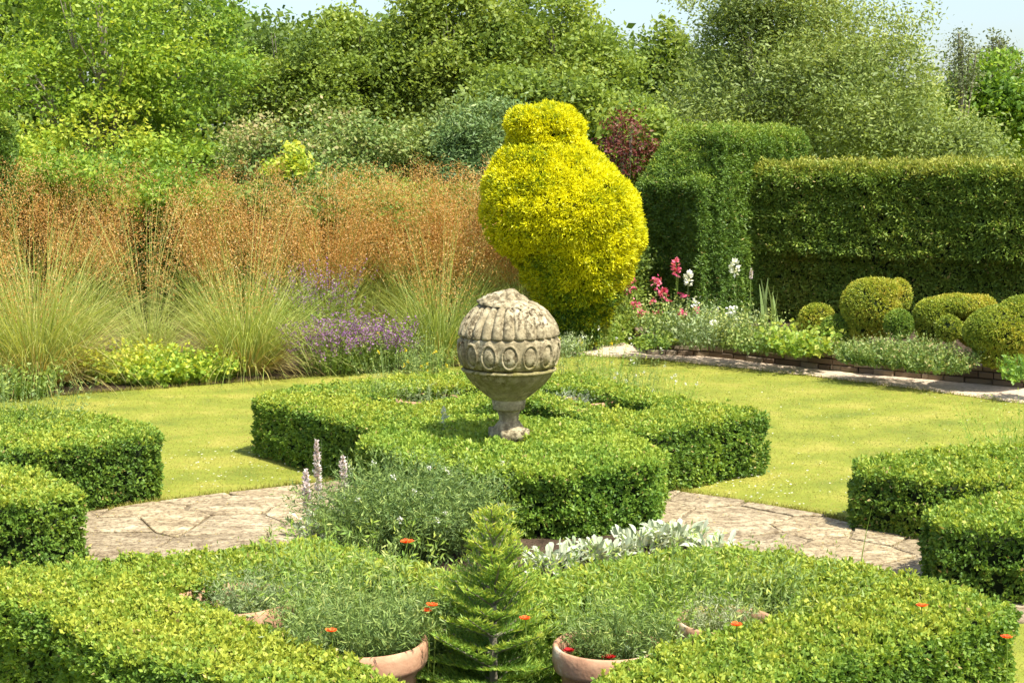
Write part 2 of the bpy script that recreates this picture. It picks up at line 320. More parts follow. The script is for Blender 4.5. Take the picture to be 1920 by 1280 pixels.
# ------------------------------------------------------------------ clipped hedges from a plan outline
def seg_len(L): return [np.linalg.norm(np.array(L[(i + 1) % len(L)]) - np.array(L[i])) for i in range(len(L))]
def area(L): return .5 * sum(L[i][0] * L[(i + 1) % len(L)][1] - L[(i + 1) % len(L)][0] * L[i][1] for i in range(len(L)))
def edge_dist(P, loops):
    d = np.full(len(P), 9.)
    for L in loops:
        for i in range(len(L)):
            a, b = np.array(L[i]), np.array(L[(i + 1) % len(L)]); ab = b - a
            t = np.clip(((P - a) @ ab) / (ab @ ab + 1e-12), 0, 1)
            d = np.minimum(d, np.linalg.norm(P - (a + t[:, None] * ab), axis=1))
    return d
def hedge(name, outer, holes, H, label, cat, mat, dens=2600, k=7, l=.022, w=.013, rnd=.03, rough=.014, recess=None, z0=0., group=None, tb=(.72, .42), bumps=7., into=None, last=True):
    loops = [list(outer)] + [list(h) for h in holes]
    if area(loops[0]) < 0: loops[0].reverse()
    for h in loops[1:]:
        if area(h) > 0: h.reverse()
    g = into or MB(); PP, NN, TT = [], [], []
    A = np.array(loops[0]); lo, hi = A.min(0), A.max(0)
    n = int((hi - lo).prod() * dens); P = rng.uniform(lo, hi, (n, 2)); ok = np.ones(n, bool)
    ins = poly_in(P, loops[0])
    for h in loops[1:]: ins &= ~poly_in(P, h)
    P = P[ins]; d = edge_dist(P, loops); dd = np.clip(1 - d / rnd, 0, 1)
    z = H - rnd * (1 - np.sqrt(1 - dd * dd))
    p3 = np.c_[P, z]; p3[:, 2] += nz(p3, bumps * 1.3, 3) * rough * .8 + nz(p3, bumps * 5, 1) * rough * .8 - rng.uniform(0, 1, len(P)) ** 2 * l * 1.3
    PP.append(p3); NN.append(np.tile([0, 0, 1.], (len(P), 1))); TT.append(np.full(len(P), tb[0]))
    for L in loops:
        for i in range(len(L)):
            a, b = np.array(L[i]), np.array(L[(i + 1) % len(L)]); e = b - a; ln = np.linalg.norm(e)
            if ln < 1e-4: continue
            nrm = np.array([e[1], -e[0]]) / ln
            m_ = int(ln * (H - z0) * dens * 1.05)
            t = rng.uniform(0, 1, m_); zz = z0 + .01 + rng.uniform(0, 1, m_) * (H - z0 - .01)
            q = a + e * t[:, None]; off = np.zeros(m_)
            dt = np.clip((zz - (H - rnd)) / rnd, 0, 1); off -= rnd * (1 - np.sqrt(np.clip(1 - dt * dt, 0, 1))) 
            off -= np.clip(1 - (zz - z0) / ((H - z0) * .25), 0, 1) ** 2 * .03
            if recess: off -= np.clip((recess[0] - zz) / .05, 0, 1) * recess[1]
            q3 = np.c_[q, zz]; off += nz(q3, bumps, 2) * rough * 1.3 + nz(q3, bumps * 4.5, 3) * rough - rng.uniform(0, 1, m_) ** 2 * l * 1.6
            q3[:, :2] += nrm * off[:, None]
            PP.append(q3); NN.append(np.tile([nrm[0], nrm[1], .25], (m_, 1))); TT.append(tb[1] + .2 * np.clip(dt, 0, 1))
    nf_ = int(len(p3) * .10); fz_ = p3[rng.permutation(len(p3))[:nf_]].copy(); fz_[:, 2] += rng.uniform(.2, 1, nf_) * l * 1.5; PP.append(fz_); NN.append(np.tile([0, 0, 1.], (nf_, 1))); TT.append(np.full(nf_, tb[0] + .15))
    P = np.concatenate(PP); Nn = unit(np.concatenate(NN)); T = np.concatenate(TT)
    q = shoots(P, Nn, k, l, w, up=.75)
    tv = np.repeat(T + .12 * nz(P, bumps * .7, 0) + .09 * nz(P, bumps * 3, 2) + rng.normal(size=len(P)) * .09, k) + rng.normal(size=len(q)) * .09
    br = rng.random(len(q)) < .012 + .02 * (nz(q[:, 0], bumps * .8, 1) > .9); g.add(q[~br], np.clip(tv, 0, 1)[~br], 0); g.add(q[br], rng.uniform(0, 1, br.sum()), 2)
    ins_ = .045 + l * .7 + rnd * .35                       # woody inside
    sl = []
    for L in loops:
        m_ = []
        for i in range(len(L)):
            a, b, c = np.array(L[i - 1]), np.array(L[i]), np.array(L[(i + 1) % len(L)])
            n1 = np.array([(b - a)[1], -(b - a)[0]]); n1 = n1 / (np.linalg.norm(n1) + 1e-9); n2 = np.array([(c - b)[1], -(c - b)[0]]); n2 = n2 / (np.linalg.norm(n2) + 1e-9)
            bi = n1 + n2; bi = bi / max(.5, (bi @ bi) / 2)
            m_.append(b - bi * (ins_ + (recess[1] if recess else 0)) * 1.0)
        sl.append(m_)
    flat = [p_ for L in sl for p_ in L]; ht = H - ins_ 
    tris = tessellate_polygon([[Vector((p_[0], p_[1], 0)) for p_ in L] for L in sl])
    qs = [[(*flat[i], ht), (*flat[j], ht), (*flat[k_], ht), tuple(((flat[k_] + flat[i]) / 2).tolist()) + (ht,)] for i, j, k_ in tris]
    for L in sl:
        for i in range(len(L)):
            a, b = L[i], L[(i + 1) % len(L)]
            qs.append([(a[0], a[1], z0), (b[0], b[1], z0), (b[0], b[1], ht), (a[0], a[1], ht)])
    g.add(np.array(qs, float), .5, 1)
    c = A.mean(0)
    if not last: return g
    o = g.build(name, [M[mat], M['core'], M['straw']], org=(c[0], c[1], z0))
    return tag(o, label, cat, group)
def pl(pts, z): return [G(x, y, z) for x, y in pts]
H0 = .40
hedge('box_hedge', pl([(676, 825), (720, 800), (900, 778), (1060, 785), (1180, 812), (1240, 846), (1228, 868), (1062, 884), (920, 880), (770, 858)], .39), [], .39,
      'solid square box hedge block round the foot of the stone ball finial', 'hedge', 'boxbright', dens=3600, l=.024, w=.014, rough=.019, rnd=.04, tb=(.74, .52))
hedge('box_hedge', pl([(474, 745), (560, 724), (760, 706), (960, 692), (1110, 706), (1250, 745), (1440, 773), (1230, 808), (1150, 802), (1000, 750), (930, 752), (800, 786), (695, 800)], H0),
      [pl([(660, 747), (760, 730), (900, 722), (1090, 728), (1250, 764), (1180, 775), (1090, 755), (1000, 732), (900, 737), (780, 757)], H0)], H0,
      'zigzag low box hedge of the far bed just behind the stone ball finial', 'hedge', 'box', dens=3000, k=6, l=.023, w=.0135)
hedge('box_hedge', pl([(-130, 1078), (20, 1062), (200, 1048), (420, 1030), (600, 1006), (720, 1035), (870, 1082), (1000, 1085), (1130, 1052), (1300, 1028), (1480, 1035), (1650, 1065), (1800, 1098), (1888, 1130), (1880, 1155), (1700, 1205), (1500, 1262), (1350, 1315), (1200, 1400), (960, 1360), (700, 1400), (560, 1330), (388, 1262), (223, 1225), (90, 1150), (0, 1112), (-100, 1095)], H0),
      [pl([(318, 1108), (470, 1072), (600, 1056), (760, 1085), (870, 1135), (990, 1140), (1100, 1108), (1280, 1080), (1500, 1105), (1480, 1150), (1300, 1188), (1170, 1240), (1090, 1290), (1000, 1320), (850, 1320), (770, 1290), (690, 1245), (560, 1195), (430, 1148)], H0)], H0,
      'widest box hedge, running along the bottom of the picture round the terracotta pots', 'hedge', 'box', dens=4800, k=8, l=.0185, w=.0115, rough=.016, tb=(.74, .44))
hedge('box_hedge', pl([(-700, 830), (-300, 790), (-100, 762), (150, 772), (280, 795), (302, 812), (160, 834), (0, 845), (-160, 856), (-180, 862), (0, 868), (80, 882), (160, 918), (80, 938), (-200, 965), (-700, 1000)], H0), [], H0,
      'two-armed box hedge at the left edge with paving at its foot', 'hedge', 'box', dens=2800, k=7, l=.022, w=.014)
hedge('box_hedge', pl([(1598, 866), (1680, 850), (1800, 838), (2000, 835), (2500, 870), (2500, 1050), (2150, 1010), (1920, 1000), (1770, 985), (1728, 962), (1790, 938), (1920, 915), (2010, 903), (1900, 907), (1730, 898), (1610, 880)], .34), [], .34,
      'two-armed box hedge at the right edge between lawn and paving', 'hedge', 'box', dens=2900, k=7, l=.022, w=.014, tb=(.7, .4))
# tall yew hedges
def P2(lst): return [(X_(x, Y), Y) for x, Y in lst]
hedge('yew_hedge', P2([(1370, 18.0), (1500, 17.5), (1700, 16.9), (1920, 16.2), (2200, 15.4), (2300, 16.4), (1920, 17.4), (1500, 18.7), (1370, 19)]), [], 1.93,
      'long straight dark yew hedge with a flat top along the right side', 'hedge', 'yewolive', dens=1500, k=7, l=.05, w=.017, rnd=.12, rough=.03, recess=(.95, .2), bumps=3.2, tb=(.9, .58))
yb = MB(); YK = dict(dens=2000, k=7, l=.042, w=.014, rough=.028, bumps=3.2, into=yb)
for fp_, h_ in (([(1200, 18.7), (1204, 18.3), (1314, 17.15), (1342, 17.3), (1335, 17.9), (1262, 18.5)], 1.80), ([(1213, 18.7), (1218, 18.35), (1316, 17.34), (1345, 17.33), (1340, 18), (1262, 18.7)], 1.95), ([(1226, 18.8), (1230, 18.45), (1318, 17.5), (1350, 17.36), (1345, 18.2), (1266, 18.8)], 2.09), ([(1238, 18.9), (1244, 18.5), (1320, 17.68), (1352, 17.4), (1345, 18.3), (1270, 18.9)], 2.22)):
    hedge('', P2(fp_), [], h_, '', '', 'yew', rnd=.15, tb=(.64, .42), last=False, **YK)
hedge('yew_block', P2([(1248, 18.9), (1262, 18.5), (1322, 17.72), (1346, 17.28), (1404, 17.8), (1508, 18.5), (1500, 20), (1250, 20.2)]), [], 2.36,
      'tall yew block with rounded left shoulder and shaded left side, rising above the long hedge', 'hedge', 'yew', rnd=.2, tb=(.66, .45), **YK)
hedge('yew_block', P2([(-500, 17.5), (25, 17.5), (30, 18.2), (-500, 18.6)]), [], 2.5,
      'dark yew hedge end cut off by the left edge above the orange grasses', 'hedge', 'yew', dens=1100, k=7, l=.05, w=.017, rnd=.15, rough=.04, bumps=3.2)
hedge('clipped_hedge', P2([(-500, 19.2), (300, 19.2), (960, 18.9), (960, 19.6), (-500, 19.9)]), [], 1.62,
      'clipped green hedge half hidden behind the orange grasses', 'hedge', 'box', dens=700, k=7, l=.06, w=.03, rnd=.15, rough=.06, bumps=3., tb=(.5, .35))
# ------------------------------------------------------------------ shaped topiary from stacked ellipsoids
def blob(name, lobes, mat, label, cat, dens=2200, k=6, l=.04, w=.014, rough=.03, tb=.55, group=None, trunk=None, bumps=4., up=.7, base=0., mottle=.17):
    g = MB(); c0 = np.array(lobes[0][:3])
    Ls = [(np.array(L[:3], float), np.array(L[3:6], float)) for L in lobes]
    core = []
    for (c, r), Lb in zip(Ls, lobes):
        tbl = Lb[6] if len(Lb) > 6 else tb
        sa = 4 * PI * (((r[0] * r[1]) ** 1.6 + (r[0] * r[2]) ** 1.6 + (r[1] * r[2]) ** 1.6) / 3) ** (1 / 1.6)
        n = int(sa * dens); u = runit(n); u[:, 1] = -np.abs(u[:, 1]) if False else u[:, 1]
        P = c + u * r; nn = unit(u / r)
        keep = np.ones(n, bool)
        for c2, r2 in Ls:
            if c2 is c: continue
            keep &= (((P - c2) / r2) ** 2).sum(1) > .92
        keep &= P[:, 2] > base
        P, nn = P[keep], nn[keep]
        P = P + nn * (nz(P, bumps, 2) * rough + nz(P, bumps * 4, 1) * rough * .7 - rng.uniform(0, 1, len(P)) ** 2 * l)[:, None]
        q = shoots(P, nn, k, l, w, up=up)
        g.add(q, np.clip(np.repeat(tbl + mottle * nz(P, bumps, 0) + mottle * .8 * nz(P, bumps * 3.3, 3) + rng.normal(size=len(P)) * .1, k) + rng.normal(size=len(q)) * .12, 0, 1))
        R = r - l * .9 - rough                  # dark woody inside
        R = np.maximum(R, .02); th = np.linspace(0, PI, 9); ph = np.linspace(0, 2 * PI, 15)
        pt = lambda a, b_: c + R * np.array([math.sin(a) * math.cos(b_), math.sin(a) * math.sin(b_), math.cos(a)])
        for i in range(8):
            for j in range(14): core.append([pt(th[i], ph[j]), pt(th[i + 1], ph[j]), pt(th[i + 1], ph[j + 1]), pt(th[i], ph[j + 1])])
    core = np.array(core); core[..., 2] = np.maximum(core[..., 2], base)
    g.add(core, .5, 1)
    if trunk is None:
        o = g.build(name, [M[mat], M['core']], org=(c0[0], c0[1], base)); return tag(o, label, cat, group)
    root = empty(name, (c0[0], c0[1], base), label, cat, group)
    g.build('crown', [M[mat], M['core']], root)
    stems(trunk, root); return root
def tube(mb, pts, radii, sides=7, tint=.5, mi=0):
    pts = np.array(pts, float); n = len(pts); rings = []
    for i in range(n):
        d = unit(pts[min(i + 1, n - 1)] - pts[max(i - 1, 0)]); a = unit(np.cross(d, [.3, .9, .2])); b_ = np.cross(d, a)
        t = np.linspace(0, 2 * PI, sides + 1)
        rings.append(pts[i] + radii[i] * (np.cos(t)[:, None] * a + np.sin(t)[:, None] * b_))
    R = np.array(rings); q = np.stack([R[:-1, :-1], R[:-1, 1:], R[1:, 1:], R[1:, :-1]], 2).reshape(-1, 4, 3)
    mb.add(q, tint, mi)
def stems(tr, root, mat='bark'):              # tr: list of (points, radii)
    g = MB()
    for pts, rad in tr: tube(g, pts, rad)
    g.build('trunk', [M[mat]], root)
def E(px, py, hw, hh, Y, dy=None):             # ellipsoid seen at px,py with half sizes in photo pixels
    s = Y / F; x, _, z = D(px, py, Y); return (x, Y, z, hw * s, (dy if dy else hw) * s, hh * s)
YG = 16.3
blob('golden_yew', [E(1052, 398, 147, 100, YG), E(1026, 322, 104, 66, YG), E(1038, 360, 130, 86, YG), E(1088, 436, 118, 82, YG), (*E(1082, 476, 116, 62, YG), .62), (*E(1082, 506, 100, 58, YG), .48), (*E(1083, 540, 82, 56, YG), .33), (*E(1084, 578, 62, 52, YG), .16), (*E(1086, 612, 44, 42, YG), .08), E(1020, 236, 71, 40, YG), E(1022, 262, 68, 22, YG)],  # lower lobes tinted darker: greener inner foliage, with shade painted into the leaf colour
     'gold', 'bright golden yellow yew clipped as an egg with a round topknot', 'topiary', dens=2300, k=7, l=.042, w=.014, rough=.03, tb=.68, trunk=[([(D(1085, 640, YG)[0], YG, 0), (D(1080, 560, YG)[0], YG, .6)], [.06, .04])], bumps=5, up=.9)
WB = .16                                        # level of the raised bed
def topi(lst, label, mat='goldtop', **kw):
    return blob('yew_topiary', lst, mat, label, 'topiary', dens=5000, k=6, l=.02, w=.009, rough=.008, tb=.6, group='clipped yew shapes in the raised bed', base=WB, up=1., **kw)
def stick(x, y, Y, r=.03): a = D(x, y, Y); return [([(a[0], Y, WB), (a[0] + .02, Y, a[2])], [r, r * .8])]
topi([E(1527, 598, 27, 27, 14.9), E(1535, 588, 27, 18, 14.9), E(1515, 608, 18, 26, 14.9)], 'smallest gold-topped yew dome beside the sword-leaved iris', trunk=stick(1520, 625, 14.9))
topi([E(1570, 624, 31, 33, 14.7)], 'dark green round yew ball between the smallest dome and the largest curled shape', mat='yew', trunk=stick(1570, 640, 14.7))
topi([E(1630, 572, 52, 50, 14.6), E(1650, 588, 40, 46, 14.6), E(1645, 545, 45, 24, 14.6), E(1686, 556, 22, 34, 14.7), E(1618, 600, 30, 36, 14.6)], 'curled yew shape like a seated animal, gold on top, second ball at its foot', trunk=stick(1625, 625, 14.6, .05))
topi([E(1686, 608, 27, 26, 14.2)], 'small green yew ball at the right foot of the curled yew shape', mat='yew', trunk=stick(1686, 622, 14.2))
topi([E(1750, 590, 36, 32, 14.2), E(1745, 610, 28, 36, 14.2), E(1795, 572, 52, 20, 14.25), E(1835, 582, 34, 28, 14.25), E(1825, 610, 34, 38, 14.35)], 'arched yew shape with a dark hollow in its middle', trunk=stick(1750, 636, 14.2))
topi([E(1778, 616, 24, 24, 14.0)], 'small yew ball tucked under the arched yew shape', trunk=stick(1778, 630, 14.0))
topi([E(1880, 622, 72, 48, 13.4), E(1925, 602, 60, 46, 13.4), E(1875, 650, 50, 40, 13.4)], 'large leaning yew egg with bare brown twigs below, at the right edge', trunk=stick(1880, 675, 13.4, .05))
# bare twigs under the leaning egg
g = MB(); a = D(1880, 690, 13.35); n = 70
ribbons(np.tile([a[0], 13.35, WB + .02], (n, 1)) + rng.normal(size=(n, 3)) * [.03, .03, 0], rng.uniform(0, 6.28, n), rng.uniform(.3, 1.1, n), .3, .006, -.3, 4, g, .5, 0, .3)
g.build('bare_twig', [M['twig']], bpy.data.objects['yew_topiary.006'])
# ------------------------------------------------------------------ trees
def tree(name, lobes, mat, label, n, leaf, k=9, clump=.22, tb=.5, group='trees behind the garden', bark='bark', limbs=7, cat='tree', fill=.3, lw=.55, base=0., stemx=None, wisps=None, tr=1., mott=.22, flat=.5, gapv=-.62):
    g = MB(); L0 = [(np.array(L[:3], float), np.array(L[3:6], float)) for L in lobes]; Ls = []
    for c, r in L0:
        Ls.append((c, r * .84))
        for q_ in range(9):
            u = runit(1)[0]; u[1] = -abs(u[1]) if rng.random() < .7 else u[1]; Ls.append((c + u * r * .74, r * rng.uniform(.26, .42)))
    vol = np.array([(r[0] * r[2] + r[0] * r[1] + r[1] * r[2]) for c, r in Ls]); cnt = (n * vol / vol.sum()).astype(int)
    for (c, r), m_ in zip(Ls, cnt):
        u = runit(m_); rad = np.where(rng.random(m_) < fill, rng.uniform(.3, .9, m_), rng.uniform(.86, 1.05, m_))
        P = c + u * r * rad[:, None]; P += u * (nz(P, 2.2, 1) * .22 * r.min())[:, None]
        keep = (P[:, 2] > base) & ((u[:, 1] < .35) | (rng.random(m_) < .35)); P = P[keep]; u = u[keep]
        gap = nz(P, 3.6, 2) > gapv + .45 * rng.random(len(P)); P = P[gap]; u = u[gap]; m2 = len(P)
        tt = np.clip(tb + .12 * rng.normal() + mott * .8 * nz(P, 1.6, 0) + mott * .7 * nz(P, 6, 3), 0, 1)
        kk = rng.uniform(.5, 1.2, m2)[:, None]
        C = np.repeat(P, k, 0) + rng.normal(size=(m2 * k, 3)) * np.repeat(kk, k, 0) * clump * [1, 1, flat]
        d = unit(np.repeat(u, k, 0) * .5 + rng.normal(size=C.shape) * [1, 1, .7]); s = leaf * np.clip(np.exp(rng.normal(size=len(C)) * .3 - .08), .3, 1.5)
        g.add(leafq(C, d, unit(runit(len(C)) + [0, -.3, .6]), s, s * lw), np.clip(np.repeat(tt, k) + rng.normal(size=len(C)) * .12, 0, 1))
    A = Ls[0][0]; bx, by = (stemx if stemx else A[0]), A[1]
    root = empty(name, (bx, by, base), label, cat, group)
    if wisps:
        for (wx, wy, hw, hh, Y, m_) in wisps:
            e = E(wx, wy, hw, hh, Y); c = np.array(e[:3]); r = np.array(e[3:]); P = c + runit(m_) * r * rng.uniform(.2, 1, (m_, 1))
            C = np.repeat(P, 5, 0) + rng.normal(size=(m_ * 5, 3)) * .07
            g.add(leafq(C, rng.normal(size=C.shape), runit(len(C)), leaf * rng.uniform(.7, 1.2, len(C)), leaf * .4), np.clip(.65 + rng.normal(size=len(C)) * .2, 0, 1))
    g.build('crown', [M[mat]], root)
    g = MB(); tops = []
    zc = max(L[0][2] for L in Ls); h = max(zc * .8, .8)
    tube(g, [(bx, by, base), (bx + .05, by, base + h * .35), (bx - .04, by, h * .75), (bx, by, h)], [.12 * h / 4 * tr, .1 * h / 4 * tr, .06 * h / 4 * tr, .02 * tr], 8)
    for i in range(limbs):
        c, r = Ls[i % len(Ls)]; e = c + runit(1)[0] * r * .85; s0 = np.array([bx, by, base + h * rng.uniform(.2, .55)])
        mid = (s0 + e) / 2 + [0, 0, .15]; tube(g, [s0, mid, e], [.035 * h / 4 * tr, .022 * h / 4 * tr, .008 * tr], 6)
        for j in range(2):
            e2 = e + runit(1)[0] * r * .4; tube(g, [mid, (mid + e2) / 2 + [0, -.05, .08], e2], [.016 * tr, .012 * tr, .005 * tr], 5)
    g.build('trunk', [M[bark]], root)
    return root
pale = noisemat('pale_bark', [(.3, (.2, .17, .12)), (.7, (.42, .37, .28))], 12, bump=.4)[0]; M['palebark'] = pale
tree('maple_tree', [E(200, 90, 190, 190, 24), E(90, 200, 150, 140, 23.7), E(350, 150, 125, 130, 23.8), E(60, 40, 140, 150, 24.5), E(330, 20, 120, 110, 24.2), E(150, 290, 170, 60, 23), E(330, 300, 120, 50, 23), E(230, 250, 160, 90, 23.3), E(420, 120, 60, 60, 23.5)],
     'lime', 'yellow-green young tree with pale slim stems filling the upper left', 7500, .075, k=11, clump=.14, tb=.46, gapv=-.5, bark='palebark', limbs=16, fill=.25)
tree('hedgerow_tree', [E(540, 112, 90, 88, 30), E(500, 170, 90, 90, 29.5), E(600, 160, 80, 100, 29)], 'mid', 'mid-green bushy tree just right of the yellow-green tree', 4050, 0.080, k=10, clump=.2, tb=.45)
tree('hedgerow_tree', [E(665, 100, 95, 82, 30), E(700, 170, 90, 80, 29.6), E(640, 55, 40, 38, 30), E(740, 120, 60, 80, 29.8)], 'mid', 'bushy tree with a notched top, below the narrow strip of sky left of centre', 4320, 0.088, k=10, clump=.2, tb=.55)
tree('hedgerow_tree', [E(850, 70, 105, 100, 30), E(840, 160, 90, 70, 29.5), E(930, 110, 80, 100, 30), E(800, 20, 60, 50, 30)], 'dark', 'darker dense tree directly above the stone ball and left of the topknot', 4860, 0.096, k=9, clump=.2, tb=.75)
tree('hedgerow_tree', [E(1050, 75, 95, 85, 31), E(1000, 40, 80, 70, 31), E(1110, 130, 90, 90, 30.5), E(1050, 170, 100, 70, 30), E(1150, 170, 70, 70, 30)], 'mid', 'rounded green tree above the golden topknot, sky at its right shoulder', 5670, 0.088, k=10, clump=.2, tb=.5)
tree('hedgerow_tree', [E(1245, 95, 46, 68, 34), E(1270, 180, 60, 80, 34), E(1215, 170, 50, 80, 34)], 'dark', 'small round-headed tree in the sky gap right of centre', 1600, .12, k=9, clump=.2, tb=.7)
tree('willow_tree', [E(1440, 130, 190, 170, 25), E(1360, 230, 150, 110, 24.4), E(1560, 220, 170, 130, 24.2), E(1700, 275, 150, 105, 24), E(1630, 170, 120, 90, 24.6), E(1360, 90, 66, 90, 25), E(1800, 310, 130, 65, 23.6), E(1480, 0, 120, 80, 25)],
     'willow', 'large grey-green airy tree spreading above the yew hedge', 12000, .072, k=12, clump=.2, tb=.5, gapv=-.8, lw=.38, limbs=22, bark='palebark', fill=.25, wisps=[(1600, 30, 90, 60, 24.6, 260), (1690, 40, 70, 45, 24.6, 120), (1740, 30, 40, 40, 24.4, 40), (1620, 90, 100, 50, 24.5, 260), (1700, 85, 50, 25, 24.5, 90), (1290, 5, 50, 20, 25, 50)])
tree('far_tree', [E(1860, 175, 60, 85, 30), E(1900, 220, 80, 90, 30), E(1815, 200, 50, 60, 30)], 'lime', 'fresh green tree at the far right edge under open sky', 2200, .11, k=9, clump=.18, tb=.3)
tree('conifer_tree', [E(1808, 95, 20, 42, 28), E(1800, 135, 30, 55, 28)], 'brown', 'thin brownish conifer tip against the sky, left of its twin', 420, .05, k=9, clump=.15, group='pair of far brown conifers')
tree('conifer_tree', [E(1862, 95, 18, 35, 31.5), E(1872, 125, 30, 40, 31.5)], 'brown', 'shorter brownish conifer tip just above the fresh green tree', 400, .08, k=9, clump=.15, group='pair of far brown conifers')
tree('far_tree', [E(1940, 160, 60, 60, 33), E(1960, 230, 70, 80, 33)], 'dark', 'dark tree edge touching the right border of the picture', 700, .12, k=9, clump=.2, tb=.6)
# far wood as one mass
g = MB(); n = 12000; xs = rng.uniform(-300, 2250, n); ytop = np.interp(xs, [-300, 300, 520, 800, 1100, 1200, 1300, 1500, 1700, 1850, 2300], [-40, -30, 60, 50, 60, 150, 130, 60, 190, 200, 180])
ys = ytop + rng.uniform(0, 1, n) ** 1.0 * (430 - ytop); P = np.array([D(a, b_, 36 + rng.uniform(0, 3)) for a, b_ in zip(xs, ys)]); P[:, 2] = np.maximum(P[:, 2], .1)
C = np.repeat(P, 7, 0) + rng.normal(size=(n * 7, 3)) * .25; s = .26 * rng.uniform(.6, 1.3, len(C))
g.add(leafq(C, runit(len(C)), unit(runit(len(C)) + [0, -.6, .3]), s, s * .6), np.clip(.4 + .15 * nz(C, 1.2, 1) + rng.normal(size=len(C)) * .15, 0, 1))
o = g.build('far_wood', [M['dark']]); tag(o, 'far-off wood closing the view behind the nearer trees', 'wood', kind='stuff')
# shrubs in front of the trees
def shrub(lobes, mat, label, n, leaf, name='shrub', **kw):
    kw.setdefault('group', 'shrubs behind the orange grasses'); return tree(name, lobes, mat, label, n, leaf, cat='shrub', limbs=6, tr=.12, **kw)
shrub([E(560, 270, 90, 75, 21), E(500, 290, 80, 70, 21), E(640, 280, 85, 75, 20.7), E(720, 290, 75, 75, 20.8), E(600, 340, 130, 60, 20.4)], 'pinkshrub', 'broad mottled shrub tinged pink and beige above the orange grasses', 4200, .06, k=11, clump=.14)
shrub([E(790, 270, 70, 75, 21.4), E(830, 230, 50, 45, 21.6), E(860, 300, 60, 60, 21)], 'willow', 'grey-green shrub between the mottled shrub and the blue-green conifer', 1700, .07, k=10, clump=.15, tb=.4)
shrub([E(895, 280, 62, 80, 20), E(930, 240, 50, 60, 20.2), E(870, 330, 60, 50, 19.8)], 'blue', 'blue-green feathery conifer against the left side of the golden yew', 1800, .07, k=11, clump=.12, tb=.55, lw=.3)
shrub([E(950, 180, 80, 50, 23), E(1090, 200, 60, 50, 23)], 'mid', 'shrub top showing either side of the golden topknot', 1200, .08, k=10, clump=.14, tb=.4)
shrub([E(1175, 240, 35, 40, 19.6), E(1160, 290, 40, 50, 19.6), E(1205, 300, 40, 60, 19.8)], 'red', 'purple-red leaved shrub between golden yew and yew block', 230, .05, k=11, clump=.1, tb=.5, fill=.5)
shrub([E(1230, 260, 50, 60, 20.4), E(1150, 340, 60, 60, 20.2), E(1240, 340, 50, 50, 20.2), E(1190, 230, 50, 40, 21)], 'mid', 'green shrub behind the purple-red leaved shrub', 1300, .07, k=10, clump=.13)
shrub([E(552, 290, 14, 26, 18.6), E(560, 310, 22, 22, 18.6), E(525, 318, 28, 16, 18.6)], 'alch', 'little sprig of bright yellow-green shoots in front of the mottled shrub', 160, .07, k=8, clump=.07, tb=.7)
shrub([E(180, 340, 190, 50, 19), E(330, 360, 90, 45, 18.6), E(70, 330, 80, 60, 19)], 'lime', 'low green shrubs at the foot of the yellow-green tree', 2600, .055, k=10, clump=.14, tb=.42)
shrub([E(700, 385, 230, 50, 19)], 'mid', 'dark shrub mass half hidden in the orange grasses', 1500, .07, k=9, clump=.14, tb=.35)
shrub([E(1130, 540, 50, 70, 17.4), E(1165, 590, 45, 60, 17.2), E(1180, 520, 40, 50, 17.8), E(1120, 610, 50, 40, 17)], 'mid', 'bright leafy shrub in the gap between golden yew and yew block', 1300, .06, k=10, clump=.1, tb=.45, group=None)
# ------------------------------------------------------------------ grasses and herbs
def P3(x, y, z=0.): a = G(x, y, z); return np.array([a[0], a[1], z])
def grass_clump(c, R, n, label, H=1., nc=60, ch=1.8, mat='stipa', tb=.5, straw=.2, spk=110, name='feather_grass', lmax=1.2):
    root = empty(name, tuple(c), label, 'grass', 'feather grass clumps in the border'); g = MB()
    az = rng.uniform(0, 6.28, n); rr = R * .35 * np.sqrt(rng.random(n)); b = c + np.c_[np.cos(az) * rr, np.sin(az) * rr, np.zeros(n)]
    az2 = az + rng.normal(size=n) * .5; lean = np.abs(rng.normal(size=n)) * .42 + .05; L = H * rng.uniform(.6, lmax, n)
    ribbons(b, az2, lean, L, rng.uniform(.004, .009, n), rng.uniform(.1, 2.6, n), 6, g, np.clip(tb + rng.normal(size=n) * .2, 0, 1))
    m_ = int(n * straw); az = rng.uniform(0, 6.28, m_); b = c + np.c_[np.cos(az), np.sin(az), np.zeros(m_)] * (R * .3)
    b[:, 2] = .02; ribbons(b, az, rng.uniform(.5, 1.2, m_), H * rng.uniform(.35, .8, m_), .009, rng.uniform(.7, 1.3, m_), 4, g, rng.uniform(0, 1, m_), 1)
    g.build('leaf_tuft', [M[mat], M['straw']], root)
    if nc:
        g = MB(); az = rng.uniform(0, 6.28, nc); b = c + np.c_[np.cos(az), np.sin(az), np.zeros(nc)] * R * .2 * rng.random((nc, 1))
        pts = ribbons(b, az, rng.uniform(.02, .3, nc), ch * rng.uniform(.72, 1.12, nc), .005, rng.uniform(.05, .5, nc), 6, g, rng.uniform(.3, .9, nc), 1, .4)
        m_ = nc * spk; idx = np.repeat(np.arange(nc), spk); t = 1 - rng.uniform(0, .55, m_) ** 1.0
        pp, dd = curve_at(pts, idx, t); wdt = .15 * np.sin(np.clip((1 - t) / .55, 0, 1) * 2.6 + .3)
        pp = pp + rng.normal(size=pp.shape) * (wdt * .75)[:, None] * [1, 1, .7]; pp[:, 2] -= .03
        g.add(leafq(pp, unit(dd + rng.normal(size=pp.shape) * .7), runit(m_), rng.uniform(.014, .031, m_), rng.uniform(.005, .010, m_)), np.clip(.45 + np.repeat(rng.normal(size=nc) * .15, spk) + rng.normal(size=m_) * .22, 0, 1), 0)
        g.build('flower_plume', [M['panicle'], M['stipa']], root)
    return root
